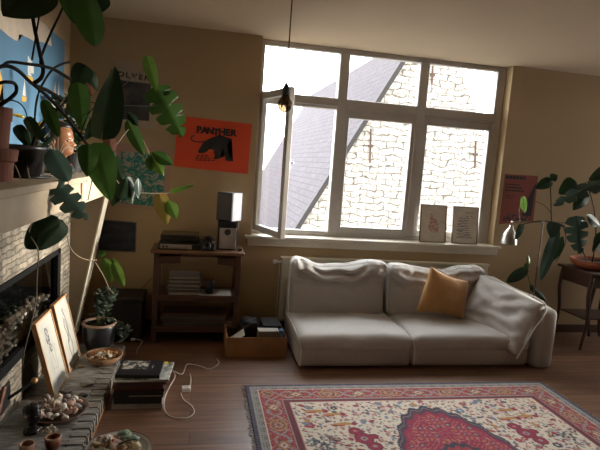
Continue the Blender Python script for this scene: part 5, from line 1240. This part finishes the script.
bust('dark_bust', 'small black carved head standing on the hearth left of the shell bowl', (p.x-.0, p.y+.07, hz+.001), .48, mat('ebony', (.018, .016, .016), .25), mat('ebony_hair', (.014, .012, .012), .4), 0, mat('ebony', (.018, .016, .016), .25), None, R(-30))
a0, a1 = at(-6, 412, z=hz+.16), at(24, 462, z=hz+.02)
bm = bm_new(); tube(bm, [(XB+.03, a0.y+.1, hz+.25), (-.93, 2.42, hz+.012)], .012, 8, False); solo('fire_stick', bm, mat('copper_brown', (.22, .09, .05), .5), 'brown stick leaning on the brick at the bottom left corner', 'stick')

# ------------------------------------------------------------------ plants at the right
rpn = thing('monstera_plant', 'darker monstera growing from the clay planter at the right', 'plant', (4.05, 4.50, TZ2+.068))
YR = 4.45
stems(rpn, [
    ([(590, 268, 4.50), (575, 235, 4.42), (560, 225, 4.40), (552, 222, 4.40), (551, 200, 4.40), (550, 180, 4.40)], .006),
    ([(575, 235, 4.42), (560, 224, 4.40), (540, 221, 4.38), (520, 225, 4.38)], .005),
    ([(592, 268, 4.50), (596, 230, 4.48), (592, 200, 4.45), (585, 182, 4.45)], .006),
    ([(552, 214, 4.40), (545, 206, 4.40), (535, 201, 4.40)], .003),
    ([(590, 268, 4.5), (598, 240, 4.5), (608, 220, 4.5)], .005),
    ([(563, 225, 4.4), (566, 240, 4.4), (560, 255, 4.38), (556, 262, 4.35)], .004),
])
leaves(rpn, [
    ((550, 181, 4.40), (536, 188, 4.38), 12, 'heart', M_leafd, (0, -1, .5)),
    ((550, 179, 4.40), (558, 175, 4.38), 8, 'long', M_leafd, (0, -1, .5)),
    ((574, 183, 4.5), (560, 194, 4.5), 17, 'heart', M_leafd, (0, -1, .2)),
    ((600, 182, 4.40), (558, 199, 4.3), 17, 'monstera', M_leafb, (0, -.6, 1), .12),
    ((586, 196, 4.42), (574, 210, 4.4), 14, 'heart', M_leafd, (0, -1, .3)),
    ((612, 168, 4.4), (590, 179, 4.38), 14, 'heart', M_leafd, (0, -1, .6)),
    ((577, 219, 4.3), (581, 252, 4.22), 22, 'monstera', M_leafb, (-.3, -1, .5), .1),
    ((555, 224, 4.3), (552, 238, 4.28), 15, 'heart', M_leafb, (-.2, -1, .6)),
    ((558, 228, 4.34), (541, 280, 4.25), 10, 'obl', M_leafb, (-.6, -1, .4), .08),
    ((563, 236, 4.36), (552, 262, 4.3), 9, 'long', M_leafd, (-.6, -1, .4)),
    ((522, 226, 4.38), (516, 240, 4.35), 8, 'heart', M_leafb, (-.2, -1, .3)),
    ((523, 196, 4.42), (526, 213, 4.42), 7, 'obl', M_leafl, (-.2, -1, .3)),
    ((600, 226, 4.42), (588, 214, 4.4), 10, 'long', M_leafd),
    ((604, 236, 4.42), (594, 252, 4.4), 14, 'heart', M_leafd),
])
stems(rpn, [([(521, 226, 4.38), (519, 212, 4.4), (523, 197, 4.42)], .0025)], M_stemg)
# low plant behind the sofa arm
lpn = thing('potted_climber', 'dark leafed climber in a pot behind the sofa arm', 'plant', (3.30, 4.62, 0))
c_ = Vector((3.30, 4.62, 0))
bm = bm_new(); lathe(bm, [(0, 0), (.09, 0), (.12, .20), (.13, .20), (.13, .25), (.115, .25), (.11, .2), (0, .19)], c_, 28); obj('pot', bm, M_terra, lpn)
bm = bm_new(); lathe(bm, [(0, .22), (.112, .22), (.11, .2), (0, .19)], c_, 20); obj('soil', bm, M_soil, lpn)
bm = bm_new(); tube(bm, [c_+Vector((0, 0, .2)), at(530, 290, y=4.62), at(527, 272, y=4.6), at(528, 255, y=4.6)], .004, 6); obj('stem', bm, M_stemg, lpn)
leaves(lpn, [((528, 268, 4.58), (508, 281, 4.5), 10, 'obl', M_leafd, (0, -.8, .8)), ((529, 262, 4.6), (524, 272, 4.55), 5, 'long', M_leaf), ((528, 255, 4.6), (530, 265, 4.55), 4, 'long', M_leafl), ((530, 285, 4.6), (548, 300, 4.5), 9, 'obl', M_leafd, (0, -.8, .8))])
# wall cord beside the chest
bm = bm_new(); tube(bm, [at(152, 278, y=4.89), at(142, 288, y=4.89), at(132, 294, y=4.89), at(124, 303, y=4.885)], .003, 6); solo('wall_cord', bm, M_black, 'thin black cord running down the back wall to the chest', 'cord')
